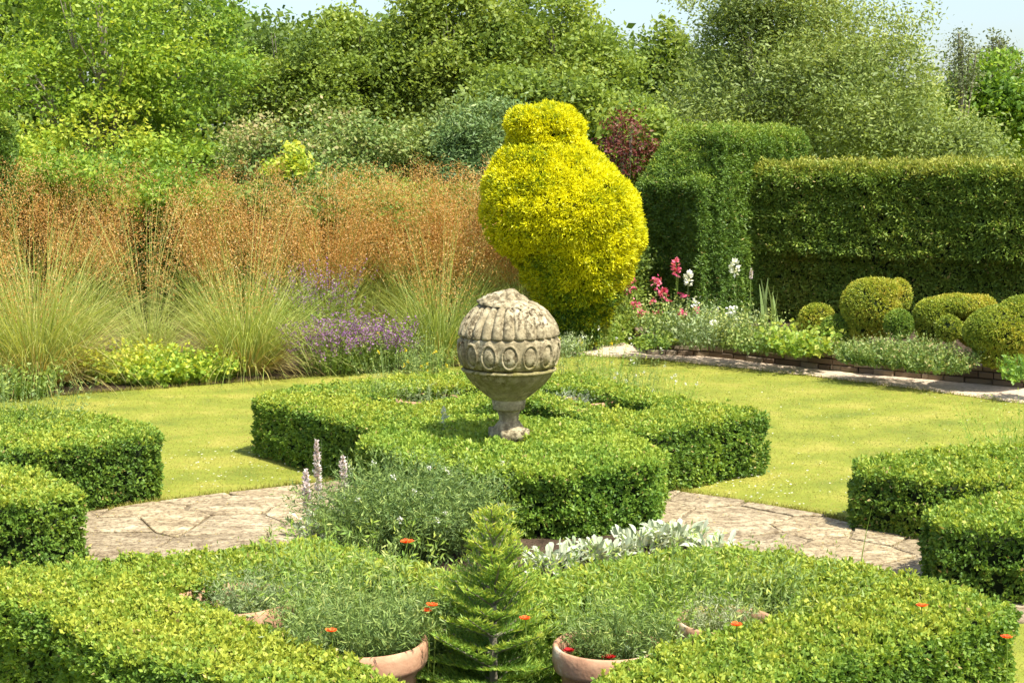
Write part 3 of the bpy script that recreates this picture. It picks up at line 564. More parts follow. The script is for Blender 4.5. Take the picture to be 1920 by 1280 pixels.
grass_clump(P3(70, 722), .8, 1500, 'largest feather grass clump at the left edge, straw at its base', 1.4, 40, 1.75, straw=.45, tb=.6)
grass_clump(P3(460, 700), .7, 1300, 'feather grass clump standing left of the purple catmint', 1.15, 34, 1.7, straw=.4, tb=.55)
grass_clump(P3(825, 680), .7, 900, 'feather grass clump directly left of the stone ball', 1.1, 30, 1.6, straw=.15, tb=.35)
grass_clump(P3(280, 665), .6, 600, 'low feather grass clump behind the lime-yellow mound', .7, 40, 1.75, straw=.2, tb=.5)
gx = [(-40, 640), (60, 610), (170, 625), (390, 620), (520, 628), (620, 640), (700, 622), (780, 632), (890, 632), (130, 580), (260, 588), (350, 575), (450, 582), (560, 580), (660, 578), (740, 580), (840, 588), (20, 560), (200, 552), (300, 548), (420, 548), (520, 548), (620, 550), (720, 550), (800, 556), (880, 560), (-60, 570), (950, 618), (985, 640), (930, 590)]
gl = ['behind the left-edge clump', 'above the left-edge clump', 'left of the low clump', 'behind the catmint-side clump', 'just right of the catmint-side clump', 'behind the purple catmint, left part', 'behind the purple catmint, right part', 'behind the clump beside the stone ball', 'brushing the golden yew']
for i, (x, y) in enumerate(gx):
    lab = 'orange-plumed feather grass ' + gl[i] if i < len(gl) else f'orange-plumed feather grass in the {"middle" if i < 17 else "rearmost"} rank, {["at the far left of it", "left part of it", "left of its centre", "at its centre", "right of its centre", "right part of it", "towards the golden yew", "next to the golden yew", "closest to the golden yew", "off the left edge", "", "", ""][(i - 9) if i < 17 else (i - 17)]}'
    if i >= 27: lab = ['rust-plumed feather grass leaning over the left flank of the golden yew', 'lowest rust plumes directly behind the top of the stone ball', 'rust plumes above the left shoulder of the stone ball'][i - 27]
    grass_clump(P3(x, y), .6, 420, lab, 1.2, 60, (1.98 if x < 230 else 1.86) + rng.uniform(-.1, .08), spk=320, straw=.1, tb=.45)
def herb(name, c, R, Hh, n, label, cat, mat, leaf=.03, lw=.4, lps=14, lean=.5, droop=.4, flower=None, fm=None, nf=0, fs=.02, tb=.5, group=None, sw=.004, stemtint=.4, fpart='blossom', spike=.2, tmin=.15, flat=.8):
    root = empty(name, tuple(c), label, cat, group); g = MB()
    az = rng.uniform(0, 6.28, n); rr = R * .8 * np.sqrt(rng.random(n)); b = np.array(c) + np.c_[np.cos(az) * rr, np.sin(az) * rr * flat, np.zeros(n)]
    ln = np.clip(rr / R * lean + rng.normal(size=n) * .12, -.3, 1.3); L = Hh * rng.uniform(.6, 1.08, n)
    pts = ribbons(b, az, ln, L, sw, droop * rng.uniform(.2, 1.2, n), 4, g, stemtint)
    m_ = n * lps; idx = np.repeat(np.arange(n), lps); t = rng.uniform(tmin, 1, m_); pp, dd = curve_at(pts, idx, t)
    s = leaf * rng.uniform(.6, 1.3, m_) * (1.15 - .5 * t); d = unit(dd * .5 + rng.normal(size=pp.shape))
    g.add(leafq(pp + d * s[:, None] * .6, d, unit(runit(m_) + [0, 0, .7]), s, s * lw), np.clip(tb + np.repeat(rng.normal(size=n) * .13, lps) + (t - .5) * .3 + rng.normal(size=m_) * .15, 0, 1))
    g.build('foliage', [M[mat]], root)
    if nf:
        g = MB(); nf = min(nf, n); k = 14; idx = np.repeat(rng.permutation(n)[:nf], k); t = 1 - rng.uniform(0, spike, nf * k); pp, dd = curve_at(pts, idx, t)
        pp = pp + rng.normal(size=pp.shape) * fs * .5; d = runit(nf * k)
        g.add(leafq(pp, d, runit(nf * k), fs * rng.uniform(.6, 1.2, nf * k), fs * .7), rng.uniform(0, 1, nf * k))
        o = g.build(fpart, [M[fm]], root); o['kind'] = 'stuff'
    return root
for i, (x, y, R, h, lab) in enumerate([(225, 716, .34, .42, 'lime-yellow frothy mound beside the left-edge grass clump'), (300, 719, .34, .36, 'pale green scalloped mound in the middle of the mound row'), (372, 714, .30, .34, 'pale green mound against the catmint-side grass clump')]):
    herb('lady_mantle', P3(x, y), R, h, 260, lab, 'plant', 'alch', .055, .8, 9, .9, .4, tb=.75 if i == 0 else .55, group='mounds along the lawn edge')
for i, (x, y, R, h, lab) in enumerate([(625, 700, .35, .55, 'purple-flowered catmint, left half of the purple patch'), (690, 695, .3, .58, 'purple-flowered catmint, right half of the purple patch, before the dark gap')]):
    herb('catmint', P3(x, y), R, h, 260, lab, 'plant', 'green', .035, .55, 14, .6, .3, nf=220, fm='purple', fs=.022, spike=.35, group='purple catmint')
herb('tall_sage', P3(600, 655), .35, .95, 120, 'dusky mauve flower spires behind the purple catmint', 'plant', 'green', .04, .5, 12, .35, .2, nf=110, fm='purple', fs=.02, spike=.25)
herb('grey_herb', P3(740, 690), .28, .40, 180, 'grey-green herb between the catmint and the stone ball', 'plant', 'grey', .035, .35, 12, .5, .3, tb=.4)
herb('grey_herb', P3(800, 700), .25, .33, 160, 'low pale herb at the lawn edge touching the stone ball outline', 'plant', 'feather', .03, .3, 12, .6, .3)
herb('leafy_plant', P3(20, 745), .4, .35, 200, 'low leafy plant at the left edge under the largest grass clump', 'plant', 'green', .05, .6, 10, .7, .4)
herb('leafy_plant', P3(540, 655), .3, .6, 130, 'leafy stems filling the dip between grass clump and catmint', 'plant', 'fresh', .045, .4, 12, .4, .3)
for i, (x, y, lab) in enumerate([(1095, 655, 'first green sedge tuft at the foot of the golden yew'), (1135, 648, 'leafy clump at the path side under the bright shrub'), (1060, 668, 'grey lavender tuft showing right beside the stone ball')]):
    herb('leafy_plant', P3(x, y), .2, .45 - .1 * i, 120, lab, 'plant', ['green', 'fresh', 'grey'][i], .05, .3, 9, .5, .4)
herb('valerian', P3(1165, 640), .2, .85, 60, 'pink valerian in the gap right of the golden yew', 'plant', 'green', .05, .5, 10, .2, .15, nf=26, fm='pink', fs=.05, spike=.07)
# raised bed behind a low stone wall
wl = [G(1190, 642), G(1215, 664), G(1330, 669), G(1560, 695), G(1740, 712), G(1920, 728), G(2150, 750)]
sb_ = wl + [(wl[-1][0] + 1, 15.6), (X_(1700, 17.2), 17.2), (X_(1380, 18.6), 18.6), (X_(1215, 18.4), 18.4)]
sheet('raised_bed_soil', sb_, WB - .02, soil)
g = MB()
for i in range(len(wl) - 1):
    a, b_ = np.array(wl[i]), np.array(wl[i + 1]); e = b_ - a; ln = np.linalg.norm(e); e /= ln; nr = np.array([e[1], -e[0]])
    for row in range(3):
        s = -rng.uniform(0, .1); zr = .02 + row * .058 if row else 0.0
        while s < ln:
            wd = rng.uniform(.12, .34); s0, s1 = max(s, 0), min(s + wd - .008, ln); s += wd
            if s1 - s0 < .02: continue
            o_ = rng.normal() * .012; dp_ = .16; h0, h1 = row * .06 + .001, row * .06 + .055 + rng.normal() * .002; tt = rng.uniform(0, 1)
            A, B = a + e * s0 + nr * o_, a + e * s1 + nr * (o_ + rng.normal() * .006); A2, B2 = A - nr * dp_, B - nr * dp_
            bev = .008; v = lambda p_, z_, ins=0: (p_[0], p_[1], z_)
            Ai, Bi = A + e * bev + nr * bev, B - e * bev + nr * bev
            qs = [[v(A, h0), v(B, h0), v(B, h1), v(A, h1)], [v(Ai, h0 + bev), v(Bi, h0 + bev), v(Bi, h1 - bev), v(Ai, h1 - bev)], [v(A, h1), v(B, h1), v(Bi, h1 - bev), v(Ai, h1 - bev)], [v(A, h0), v(B, h0), v(Bi, h0 + bev), v(Ai, h0 + bev)],
                  [v(A, h0), v(A, h1), v(Ai, h1 - bev), v(Ai, h0 + bev)], [v(B, h0), v(B, h1), v(Bi, h1 - bev), v(Bi, h0 + bev)], [v(A, h1), v(B, h1), v(B2, h1), v(A2, h1)], [v(A, h0), v(A, h1), v(A2, h1), v(A2, h0)], [v(B, h0), v(B, h1), v(B2, h1), v(B2, h0)]]
            g.add(np.array(qs), tt)
M['wall'] = leafmat('wall_stone', [(.10, .068, .045), (.16, .115, .078), (.22, .17, .115), (.31, .25, .18)], 0, .95, .15)
tag(g.build('stone_wall', [M['wall']], org=(wl[2][0], wl[2][1], 0)), 'low brown dry-stone wall edging the raised bed beside the path', 'wall')
def bedp(x, y): return P3(x, y, WB)
GB = 'plants in the raised bed'
herb('valerian', bedp(1260, 645), .34, .50, 200, 'grey-green valerian bush with pink heads at the near end of the raised bed', 'plant', 'feather', .045, .5, 12, .6, .3, nf=12, fm='pink', fs=.04, spike=.05, group=GB, tb=.6)
herb('valerian', bedp(1330, 652), .36, .48, 200, 'pale grey-green bush spilling over the stone wall, centre of the bed end', 'plant', 'grey', .045, .45, 12, .7, .4, nf=6, fm='white', fs=.04, spike=.05, group=GB, tb=.4)
herb('sage_bush', bedp(1395, 655), .3, .42, 150, 'yellowish green bush below the iris leaves', 'plant', 'feather', .05, .5, 12, .6, .3, group=GB, tb=.75)
herb('sage_bush', bedp(1440, 662), .34, .30, 160, 'low spreading green bush over the wall under the iris', 'plant', 'feather', .04, .7, 12, .9, .4, group=GB, tb=.55)
herb('leafy_plant', bedp(1500, 668), .27, .36, 110, 'fresh green leafy plant hanging over the wall beside the smallest dome', 'plant', 'fresh', .06, .8, 10, .8, .5, group=GB, tb=.65)
herb('leafy_plant', bedp(1225, 655), .18, .2, 60, 'small leafy tuft on the corner of the stone wall', 'plant', 'green', .05, .8, 8, .8, .5, group=GB)
for x, y, R, h, lab in [(1625, 683, .25, .26, 'low bush at the left end of the bushes below the topiary'), (1690, 690, .33, .34, 'fullest low bush in front of the curled yew shape'), (1760, 698, .3, .28, 'low bush in front of the arched yew shape')]:
    herb('low_bush', bedp(x, y), R, h, 260, lab, 'shrub', 'pinkshrub', .034, .6, 14, .9, .4, group='low bushes below the topiary', tb=.45)
herb('leafy_plant', bedp(1925, 715), .22, .25, 80, 'leafy plant at the right edge beneath the leaning yew egg', 'plant', 'fresh', .05, .7, 9, .8, .4, group=GB, tb=.2)
# iris: broad sword leaves
def iris(c, label):
    root = empty('iris', tuple(c), label, 'plant', GB); g = MB()
    az = np.array([.1, PI, .4, 2.8, PI, 0, -.3, .8, 3.3, 2.5]); n = len(az)
    ribbons(np.array(c) + np.c_[np.linspace(-.12, .12, n), rng.normal(size=n) * .03, np.zeros(n)], az, np.abs(np.linspace(-.3, .3, n)) * .6, rng.uniform(.46, .66, n), .055, rng.uniform(0, .22, n), 5, g, rng.uniform(.3, .8, n))
    g.build('sword_leaf', [M['iris']], root)
iris(bedp(1440, 640), 'tall iris with upright grey-green sword leaves against the dark hedge')
def spike_flower(c, H, label, name='white_spire', mat='white', fs=.03, stem='grey', hl=.25, group=None, n=60, wd=.022, leafn=8):
    root = empty(name, tuple(c), label, 'flower', group); g = MB()
    pts = ribbons(np.array([c, c]) + [[0, 0, 0], [.003, .003, 0]], [rng.uniform(0, 6), 1.], [.015, .015], H, .005, .03, 5, g, .5, 0, .3)
    idx = np.zeros(leafn * 2, int); pp, dd = curve_at(pts, idx, np.repeat(np.linspace(.1, .7, leafn), 2)); d = unit(rng.normal(size=pp.shape) * [1, 1, .3] + [0, 0, .4])
    g.add(leafq(pp + d * .02, d, runit(len(pp)), .05, .018), rng.uniform(.3, .9, len(pp))); g.build('stem', [M[stem]], root)
    g = MB(); t = 1 - rng.uniform(0, hl, n); pp, dd = curve_at(pts, np.zeros(n, int), t); ww = wd * np.clip((1 - t) / hl * 2 + .3, 0, 1)
    off = unit(rng.normal(size=(n, 3)) * [1, 1, .5]); g.add(leafq(pp + off * ww[:, None], unit(off + [0, 0, .4]), runit(n), fs * rng.uniform(.6, 1.1, n), fs * .6), rng.uniform(0, 1, n))
    g.build('flower_head', [M[mat]], root); return root
spike_flower(D(1287, 640, 15.6)[:2] + (WB,), .72, 'white flower spire beside the red-pink valerian heads', fs=.05, wd=.035, hl=.16)
spike_flower(D(1378, 640, 15.3)[:2] + (WB,), .85, 'tallest white flower spire before the yew pillar', fs=.05, wd=.045, hl=.13)
spike_flower(D(1268, 640, 15.7)[:2] + (WB,), .85, 'red-pink valerian head standing tallest over the bed end', 'pink_spire', 'pink', .05, 'green', .2, wd=.04)
spike_flower(D(1240, 640, 15.6)[:2] + (WB,), .55, 'dark pink valerian head low at the corner of the bed', 'pink_spire', 'pink', .045, 'green', .14, wd=.04)
spike_flower(D(1404, 640, 15.2)[:2] + (WB,), .78, 'thin spire with a tiny pale tip right of the tallest white one', 'white_spire', 'mauve', .025, 'feather', .12, wd=.012)
# ------------------------------------------------------------------ stone ball finial
m, nt, out = newmat('weathered_stone'); N = nt.nodes; Lk = nt.links.new
tc = N.new('ShaderNodeTexCoord')
a1 = noise(9, 8, ro=.7); r1 = ramp(nt, [(.3, (.14, .115, .065)), (.44, (.31, .26, .155)), (.58, (.46, .395, .25)), (.72, (.58, .52, .37))]); Lk(a1.outputs[0], r1.inputs[0])
a2n = noise(30, 6, ro=.75); r2 = ramp(nt, [(.42, (.17, .145, .12)), (.55, (1, 1, 1))]); Lk(a2n.outputs[0], r2.inputs[0])
a3 = noise(4.5, 4); r3 = ramp(nt, [(.36, (.2, .2, .2)), (.58, (1, 1, 1))]); Lk(a3.outputs[0], r3.inputs[0])
mx = N.new('ShaderNodeMix'); mx.data_type = 'RGBA'; mx.blend_type = 'MULTIPLY'; Lk(r3.outputs[0], mx.inputs[0]); Lk(r1.outputs[0], mx.inputs[6]); Lk(r2.outputs[0], mx.inputs[7])
# green algae under the ledge, following the height
sx = N.new('ShaderNodeSeparateXYZ'); Lk(tc.outputs['Object'], sx.inputs[0])
ar = ramp(nt, [(.0, (0, 0, 0)), (.27, (0, 0, 0)), (.33, (1, 1, 1)), (.44, (1, 1, 1)), (.50, (.15, .15, .15)), (.62, (0, 0, 0))]); Lk(sx.outputs[2], ar.inputs[0])
st = N.new('ShaderNodeTexNoise'); st.inputs['Scale'].default_value = 20; mpp = N.new('ShaderNodeMapping'); mpp.inputs['Scale'].default_value = (1, 1, .12); Lk(tc.outputs['Object'], mpp.inputs[0]); Lk(mpp.outputs[0], st.inputs[0])
mu = N.new('ShaderNodeMath'); mu.operation = 'MULTIPLY'; Lk(ar.outputs[0], mu.inputs[0]); Lk(st.outputs[0], mu.inputs[1])
m2 = N.new('ShaderNodeMix'); m2.data_type = 'RGBA'; Lk(mu.outputs[0], m2.inputs[0]); Lk(mx.outputs[2], m2.inputs[6]); m2.inputs[7].default_value = (.17, .16, .03, 1)
p = N.new('ShaderNodeBsdfPrincipled'); p.inputs['Roughness'].default_value = .95; p.inputs['Specular IOR Level'].default_value = .15; Lk(m2.outputs[2], p.inputs['Base Color'])
b = N.new('ShaderNodeBump'); b.inputs['Strength'].default_value = .6; b.inputs['Distance'].default_value = .012; ba = N.new('ShaderNodeMath'); ba.operation = 'ADD'; Lk(a1.outputs[0], ba.inputs[0]); Lk(a2n.outputs[0], ba.inputs[1]); Lk(ba.outputs[0], b.inputs['Height']); Lk(b.outputs[0], p.inputs['Normal']); Lk(p.outputs[0], out.inputs[0])
STONE = m
fz = .40; fx, fy = G(954, 815, .42); sc = fy / F
froot = empty('ball_finial', (fx, fy, fz), 'weathered stone ball finial with fluted dome and oval band on a short stem', 'stone finial')
def zz(y): return D(954, y, fy)[2] - fz
def lathe(name, prof, seg=64, fn=None, square=False, cap=False):       # prof: (photo row, half width in photo px)
    bm = bmesh.new(); rings = []
    for (y, hw) in prof:
        z = zz(y); r0 = hw * sc; ring = []
        for j in range(seg):
            t = 2 * PI * j / seg; r = r0
            dz = 0
            if square: r = r0 / max(abs(math.cos(t)), abs(math.sin(t)))
            if fn:
                r, dz = fn(t, y, r0)
            ring.append(bm.verts.new((r * math.cos(t), r * math.sin(t), z + dz)))
        rings.append(ring)
    for a, c in zip(rings[:-1], rings[1:]):
        for j in range(seg): f = bm.faces.new((a[j], c[j], c[(j + 1) % seg], a[(j + 1) % seg])); f.smooth = True
    if cap: bm.faces.new(rings[-1]); bm.faces.new(rings[0])
    bm.normal_update(); bmesh.ops.recalc_face_normals(bm, faces=bm.faces)
    me = bpy.data.meshes.new(name); bm.to_mesh(me); bm.free(); me.materials.append(STONE)
    o = bpy.data.objects.new(name, me); COL.objects.link(o); o.parent = froot; return o
pb = lathe('plinth', [(826, 29), (803, 29), (801.5, 27.5)], 64, square=True, cap=True); pb.rotation_euler.z = math.radians(28)
lathe('stem', [(803, 29), (799, 28), (795, 25), (791, 21.5), (790, 21.5), (789, 19), (786, 18.6), (780, 19), (774, 20.5), (769, 23), (767.5, 23.5), (766.5, 29), (764, 30.5), (756, 31.5), (751, 32.5), (748, 32)], 48)
import bisect
def interp(prof, step):
    ys = [q[0] for q in prof]; o = []; y = ys[0]; k = np.array(prof)[::-1]
    while y > ys[-1]: o.append((y, float(np.interp(y, k[:, 0], k[:, 1])))); y -= step
    o.append(prof[-1]); return o
def bowlfn(t, y, r): return r * (1 - .012 * (0.5 + .5 * math.cos(t * 30)) * (y < 735)), 0
lathe('bowl', interp([(749, 31), (746, 34), (740, 43), (732, 53), (720, 67), (712, 74.5), (705, 80), (695, 85), (692, 85.5)], 1.5), 180, bowlfn)
lathe('ledge', [(695, 83), (694.2, 88), (692.5, 90), (690, 90), (688.5, 88), (687.5, 85)], 96)
NE = 15
def egg(t, y, r):
    u = ((t + PI/2 - .02 + PI / NE) * NE / (2 * PI)) % 1 - .5; a = u * 2 * PI / NE * r / sc      # px along the band
    b_ = (y - 660); d = math.hypot(a / 14.8, b_ / 22.5)
    k = 0
    if d < .78: k = 3.4 * math.sqrt(max(0, 1 - (d / .78) ** 2)) - 2.2
    elif d < .86: k = -3.6
    elif d < 1.1: k = 1.9 * math.cos((d - .98) / .12 * PI/2)
    else: k = -1.8 if d < 1.3 else -2.2
    return r + k * sc, 0
band = interp([(688.5, 82), (685, 88), (680, 91), (670, 94), (660, 95.5), (650, 96), (640, 96), (633, 95), (630, 92.5), (628.5, 88)], 1.1)
lathe('oval_band', band, 420, egg)
NF = 26
def flute(t, y, r):
    ph = (t * NF / (2 * PI) + .03 * math.sin(t * 3)) ; i = math.floor(ph); u = (ph - i - .5) * 2; wob = math.sin(i * 12.9) * .5
    end = max(0, min(1, (631 - y) / 7.)); rr = math.sqrt(max(0, 1 - u * u * .96))
    dep = 13.0 * (1 - rr) * 1
    edge = (631 - y) / 6.0; 
    lo = 6 * (1 - math.sqrt(max(0, 1 - max(0, 1 - edge) ** 2))) if edge < 1 else 0
    chip = .5 * math.sin(y * .31 + i * 5.1) * math.sin(y * .11 + i * 2.3)
    return r - (dep + lo + chip * .7) * sc, wob * sc * .5
dome = interp([(630.5, 90), (629, 94), (627, 96), (622, 96), (614, 94), (606, 91), (598, 86), (590, 80), (582, 73), (576, 66), (571, 58), (567, 50), (565, 40)], 1.3)
lathe('fluted_dome', dome, 26 * 16, flute)
def capf(t, y, r):
    v = np.array([[math.cos(t) * r * 10, math.sin(t) * r * 10, y * .04]]); k = float(nz(v, 3.2, 2)[0]); k2 = float(nz(v, 9, 1)[0])
    return r * (1 + .08 * k + .035 * k2), (.005 * k2 + .005 * k) + math.cos(t - PI) * r * .10
lathe('worn_top', interp([(573, 60), (570, 59), (566, 55), (562, 46), (558, 38), (553, 28), (548, 20), (544, 12), (541.5, 5), (541, .5)], 1.2), 90, capf)
# ------------------------------------------------------------------ terracotta pots and their herbs
terra = noisemat('terracotta', [(.28, (.22, .12, .07)), (.42, (.44, .24, .14)), (.55, (.47, .285, .17)), (.66, (.66, .52, .38)), (.78, (.30, .30, .16))], 9, 8, bump=.5, bscale=40, dist=.006)[0]
def potmesh(R, Hh):
    bm = bmesh.new(); pr = [(.62, 0), (.64, .01), (.84, Hh * .72), (.86, Hh * .75), (.97, Hh * .77), (1.0, Hh * .82), (1.0, Hh * .93), (.985, Hh * .985), (.95, Hh), (.90, Hh * .985), (.88, Hh * .93), (.86, Hh * .8), (.80, Hh * .6)]
    seg = 56; rg = []
    for i, (r, z) in enumerate(pr):
        rg.append([bm.verts.new((R * r * math.cos(2 * PI * j / seg) * (1 + .006 * math.sin(3 * j / 9)), R * r * math.sin(2 * PI * j / seg), z)) for j in range(seg)])
    for a, c in zip(rg[:-1], rg[1:]):
        for j in range(seg): f = bm.faces.new((a[j], a[(j + 1) % seg], c[(j + 1) % seg], c[j])); f.smooth = True
    bm.faces.new(rg[0][::-1]); me = bpy.data.meshes.new('pot_body'); bm.to_mesh(me); bm.free(); me.materials.append(terra); return me
def pot(x, y, hwpx, label, Hh=.37):
    cx, cy = G(x, y, Hh); R = hwpx * cy / F
    root = empty('terracotta_pot', (cx, cy, 0.012), label, 'plant pot', 'terracotta pots inside the box hedges')
    o = bpy.data.objects.new('pot_body', potmesh(R, Hh)); COL.objects.link(o); o.parent = root
    bm = bmesh.new(); bmesh.ops.create_circle(bm, cap_ends=True, radius=R * .84, segments=40); me = bpy.data.meshes.new('potting_soil'); bm.to_mesh(me); bm.free(); me.materials.append(soil)
    s = bpy.data.objects.new('potting_soil', me); COL.objects.link(s); s.parent = root; s.location = (0, 0, Hh * .78)
    return np.array([cx, cy, Hh * .78 + .012]), R
GP = 'herbs growing in the terracotta pots'
c, R = pot(436, 1126, 118, 'terracotta pot furthest left, rim showing against the hedge')
herb('lavender', c + [.09, 0, 0], R * .55, .19, 240, 'grey-green lavender in the leftmost terracotta pot', 'plant', 'grey', .03, .16, 16, .8, .4, group=GP, tb=.35, sw=.003)
c, R = pot(686, 1203, 120, 'terracotta pot with a thick curved rim left of the little fir')
herb('lavender', c + [-.02, .02, 0], R * .95, .27, 420, 'bushy green lavender in the pot left of the little fir', 'plant', 'feather', .035, .16, 18, .7, .4, group=GP, tb=.4, sw=.003)
c, R = pot(1138, 1212, 106, 'terracotta pot just right of the little fir with dark red flowers')
herb('lavender', c + [.04, .05, 0], R * .75, .24, 230, 'loose green lavender in the pot right of the little fir', 'plant', 'feather', .035, .15, 16, .7, .4, group=GP, tb=.4, sw=.003)
c, R = pot(1362, 1166, 98, 'terracotta pot furthest right, only its left rim showing')
herb('lavender', c + [-.04, .03, 0], R * .5, .17, 110, 'silvery lavender tuft in the rightmost front pot', 'plant', 'grey', .03, .13, 16, .7, .4, group=GP, tb=.8, sw=.003)
c, R = pot(800, 748, 62, 'pot inside the far hedge left of the stone stem', .33); herb('lavender', c, R * .9, .2, 70, 'blue-grey tuft in the far pot left of the stone stem', 'plant', 'grey', .03, .18, 12, .7, .3, group=GP, tb=.4)
c, R = pot(700, 752, 55, 'pot at the left end inside the far hedge', .33); herb('lavender', c, R * .9, .26, 80, 'green and grey tuft in the pot at the left end of the far hedge', 'plant', 'feather', .03, .18, 12, .6, .3, group=GP, tb=.6)
c, R = pot(1100, 752, 52, 'pot inside the far hedge right of the stone ball, dark soil showing', .33); herb('lavender', c + [-.1, 0, 0], R * .7, .15, 60, 'blue-grey tuft in the far pot right of the stone ball', 'plant', 'silver', .03, .18, 12, .6, .3, group=GP, tb=.1)
# looser herbs round the pots
def bz(x, y, z=0.40): a = G(x, y, z); return np.array([a[0], a[1], .02])
GF = 'leafy herbs between the front pots'
for x, y, R, h, m_, n, lab in [
    (585, 1100, .22, .50, 'feather', 170, 'soft green herb behind the leftmost pot'), (650, 1095, .24, .52, 'fresh', 190, 'fresh green herb at the back corner behind the fir-side pot'),
    (740, 1130, .24, .50, 'feather', 190, 'bushy herb touching the small fir from the left'), (580, 1175, .10, .38, 'grey', 70, 'silver-grey herb between the two left pots'),
    (1090, 1130, .24, .50, 'fresh', 180, 'upright green herb behind the pot right of the fir'), (1190, 1130, .25, .50, 'fresh', 180, 'tallest green herb behind the right-hand pots'),
    (1270, 1110, .24, .50, 'feather', 170, 'soft herb behind the silvery lavender tuft'), (1390, 1095, .22, .46, 'fresh', 190, 'green herb against the back hedge on the right'), (1460, 1115, .22, .46, 'feather', 160, 'herb at the right end of the front bed'),
    (1235, 1190, .08, .36, 'grey', 50, 'silver-grey herb between the two right pots'), (1450, 1140, .13, .40, 'feather', 70, 'low herb above the rightmost front pot')]:
    herb('bedding_herb', bz(x, y), R * 1.05, h * 1.13, int(n * 1.1), lab, 'plant', m_, .04, .24, 24, .45, .35, group=GF, tb=.5, sw=.004, tmin=.3)
GM = 'leafy herbs inside the far hedge'
for x, y, h, m_, lab in [(730, 735, .62, 'feather', 'tall herb rising behind the left pots of the far bed'), (860, 728, .5, 'fresh', 'herb in the far bed just left of the stone ball'), (1065, 722, .62, 'feather', 'tall herb in the far bed just right of the stone ball'), (1130, 732, .66, 'fresh', 'tallest flowering herb of the far bed right of the stone ball'), (1190, 748, .55, 'feather', 'herb with pale flower dots at the right side of the far bed'), (1240, 768, .5, 'fresh', 'last herb towards the right tip of the far hedge')]:
    herb('bedding_herb', P3(x, y + 40), .22, h, 90, lab, 'plant', m_, .035, .25, 12, .35, .3, nf=8, fm='white' if x > 1100 else 'yellowf', fs=.012, spike=.04, group=GM, tb=.6)
herb('bedding_herb', P3(20, 905), .5, .72, 300, 'grey-green herbs rising out of the left bed above the hedge', 'plant', 'feather', .035, .25, 12, .35, .3, group=None, tb=.5)
herb('bedding_herb', P3(1925, 930), .35, .60, 180, 'soft herbs rising out of the right bed above the hedge', 'plant', 'fresh', .035, .25, 12, .35, .3, group=None, tb=.5)
# feathery bush beside the centre block
c = P3(760, 1052); c[2] = .016
root = herb('feathery_bush', c, .255, .55, 900, 'large feathery grey-green bush with tiny white flowers against the centre hedge', 'plant', 'feather', .042, .20, 42, .95, .6, tb=.30, sw=.003, nf=16, fm='white', fs=.014, spike=.02, fpart='small_white_flower')
herb('seed_stalk', P3(665, 1085), .12, .42, 26, 'thin green stalks with buds before the feathery bush', 'plant', 'fresh', .03, .2, 6, .3, .2)
# lamb's ear
def lamb(c, R, n, label, L=.10):
    root = empty('lamb_ear', tuple(c), label, 'plant', "lamb's ear beside the centre block"); g = MB()
    az = rng.uniform(0, 6.28, n); b = np.array(c) + np.c_[np.cos(az), np.sin(az) * .6, np.zeros(n)] * R * np.sqrt(rng.random((n, 1))) + np.c_[np.zeros(n), np.zeros(n), rng.uniform(0, .10, n)]
    pts = ribbons(b, az + rng.normal(size=n) * .6, rng.uniform(.15, 1.1, n), .001, .001, 0, 1)
    lean = rng.uniform(.1, 1.2, n); d = np.c_[np.cos(az) * np.sin(lean), np.sin(az) * np.sin(lean), np.cos(lean)]; up = unit(np.cross(np.cross(d, [0, 0, 1.]), d) + runit(n) * .3)
    s = unit(np.cross(d, up)); Ls = L * rng.uniform(.7, 1.2, n)
    prof = [(0, .10), (.2, .24), (.45, .33), (.7, .28), (.9, .13), (1., .02)]
    row = lambda t, w_, sg: b + d * (Ls * t)[:, None] + s * (Ls * w_ * .5 * sg)[:, None] + up * (Ls * w_ * .22)[:, None] - np.array([0, 0, 1.]) * (Ls * t * t * .3)[:, None]
    mid = lambda t: b + d * (Ls * t)[:, None] - np.array([0, 0, 1.]) * (Ls * t * t * .3)[:, None]
    tt = rng.uniform(.2, 1, n)
    for (t0, w0), (t1, w1) in zip(prof[:-1], prof[1:]):
        for sg in (-1, 1): g.add(np.stack([mid(t0), row(t0, w0, sg), row(t1, w1, sg), mid(t1)], 1), tt + (.08 if sg > 0 else -.1))
    g.build('woolly_leaf', [M['silver']], root)
for x, y, R, n, lab in [(1040, 1082, .14, 70, "silver lamb's ear nearest the little fir"), (1120, 1070, .15, 80, "silver lamb's ear at the foot of the centre block's front"), (1200, 1045, .13, 60, "upright silver lamb's ear under the block's right corner"), (1270, 1035, .15, 90, "palest silver lamb's ear spreading onto the paving"), (1340, 1062, .12, 50, "lamb's ear with yellowing leaves behind the hedge at right"), (600, 1010, .13, 50, "lamb's ear foot of the flower spikes left of the feathery bush")]:
    q = P3(x, y); q[2] = .02; lamb(q, R, int(n * 1.8), lab, .085)
for x, y, z, lab in [(598, 825, .52, 'tallest mauve-grey flower spike against the lawn'), (571, 880, .40, 'short grey flower spike left of the tallest one'), (647, 855, .44, 'grey flower spike right of the tallest one'), (578, 905, .33, 'lowest grey flower spike near the paving edge')]:
    Y = 7.55; a = D(x, y, Y); spike_flower((a[0], Y, .02), a[2] - .02, lab, 'lamb_ear_spike', 'mauve', .026, 'silver', .42 if x == 598 else .28, "lamb's ear flower spikes", n=240 if x == 598 else 120, wd=.014)
a = D(833, 762, 9.2); spike_flower((a[0], 9.2, .3), a[2] - .3, 'single pale flower spike sticking out of the centre hedge left of the stone stem', 'lamb_ear_spike', 'white', .02, 'silver', .3, wd=.012)
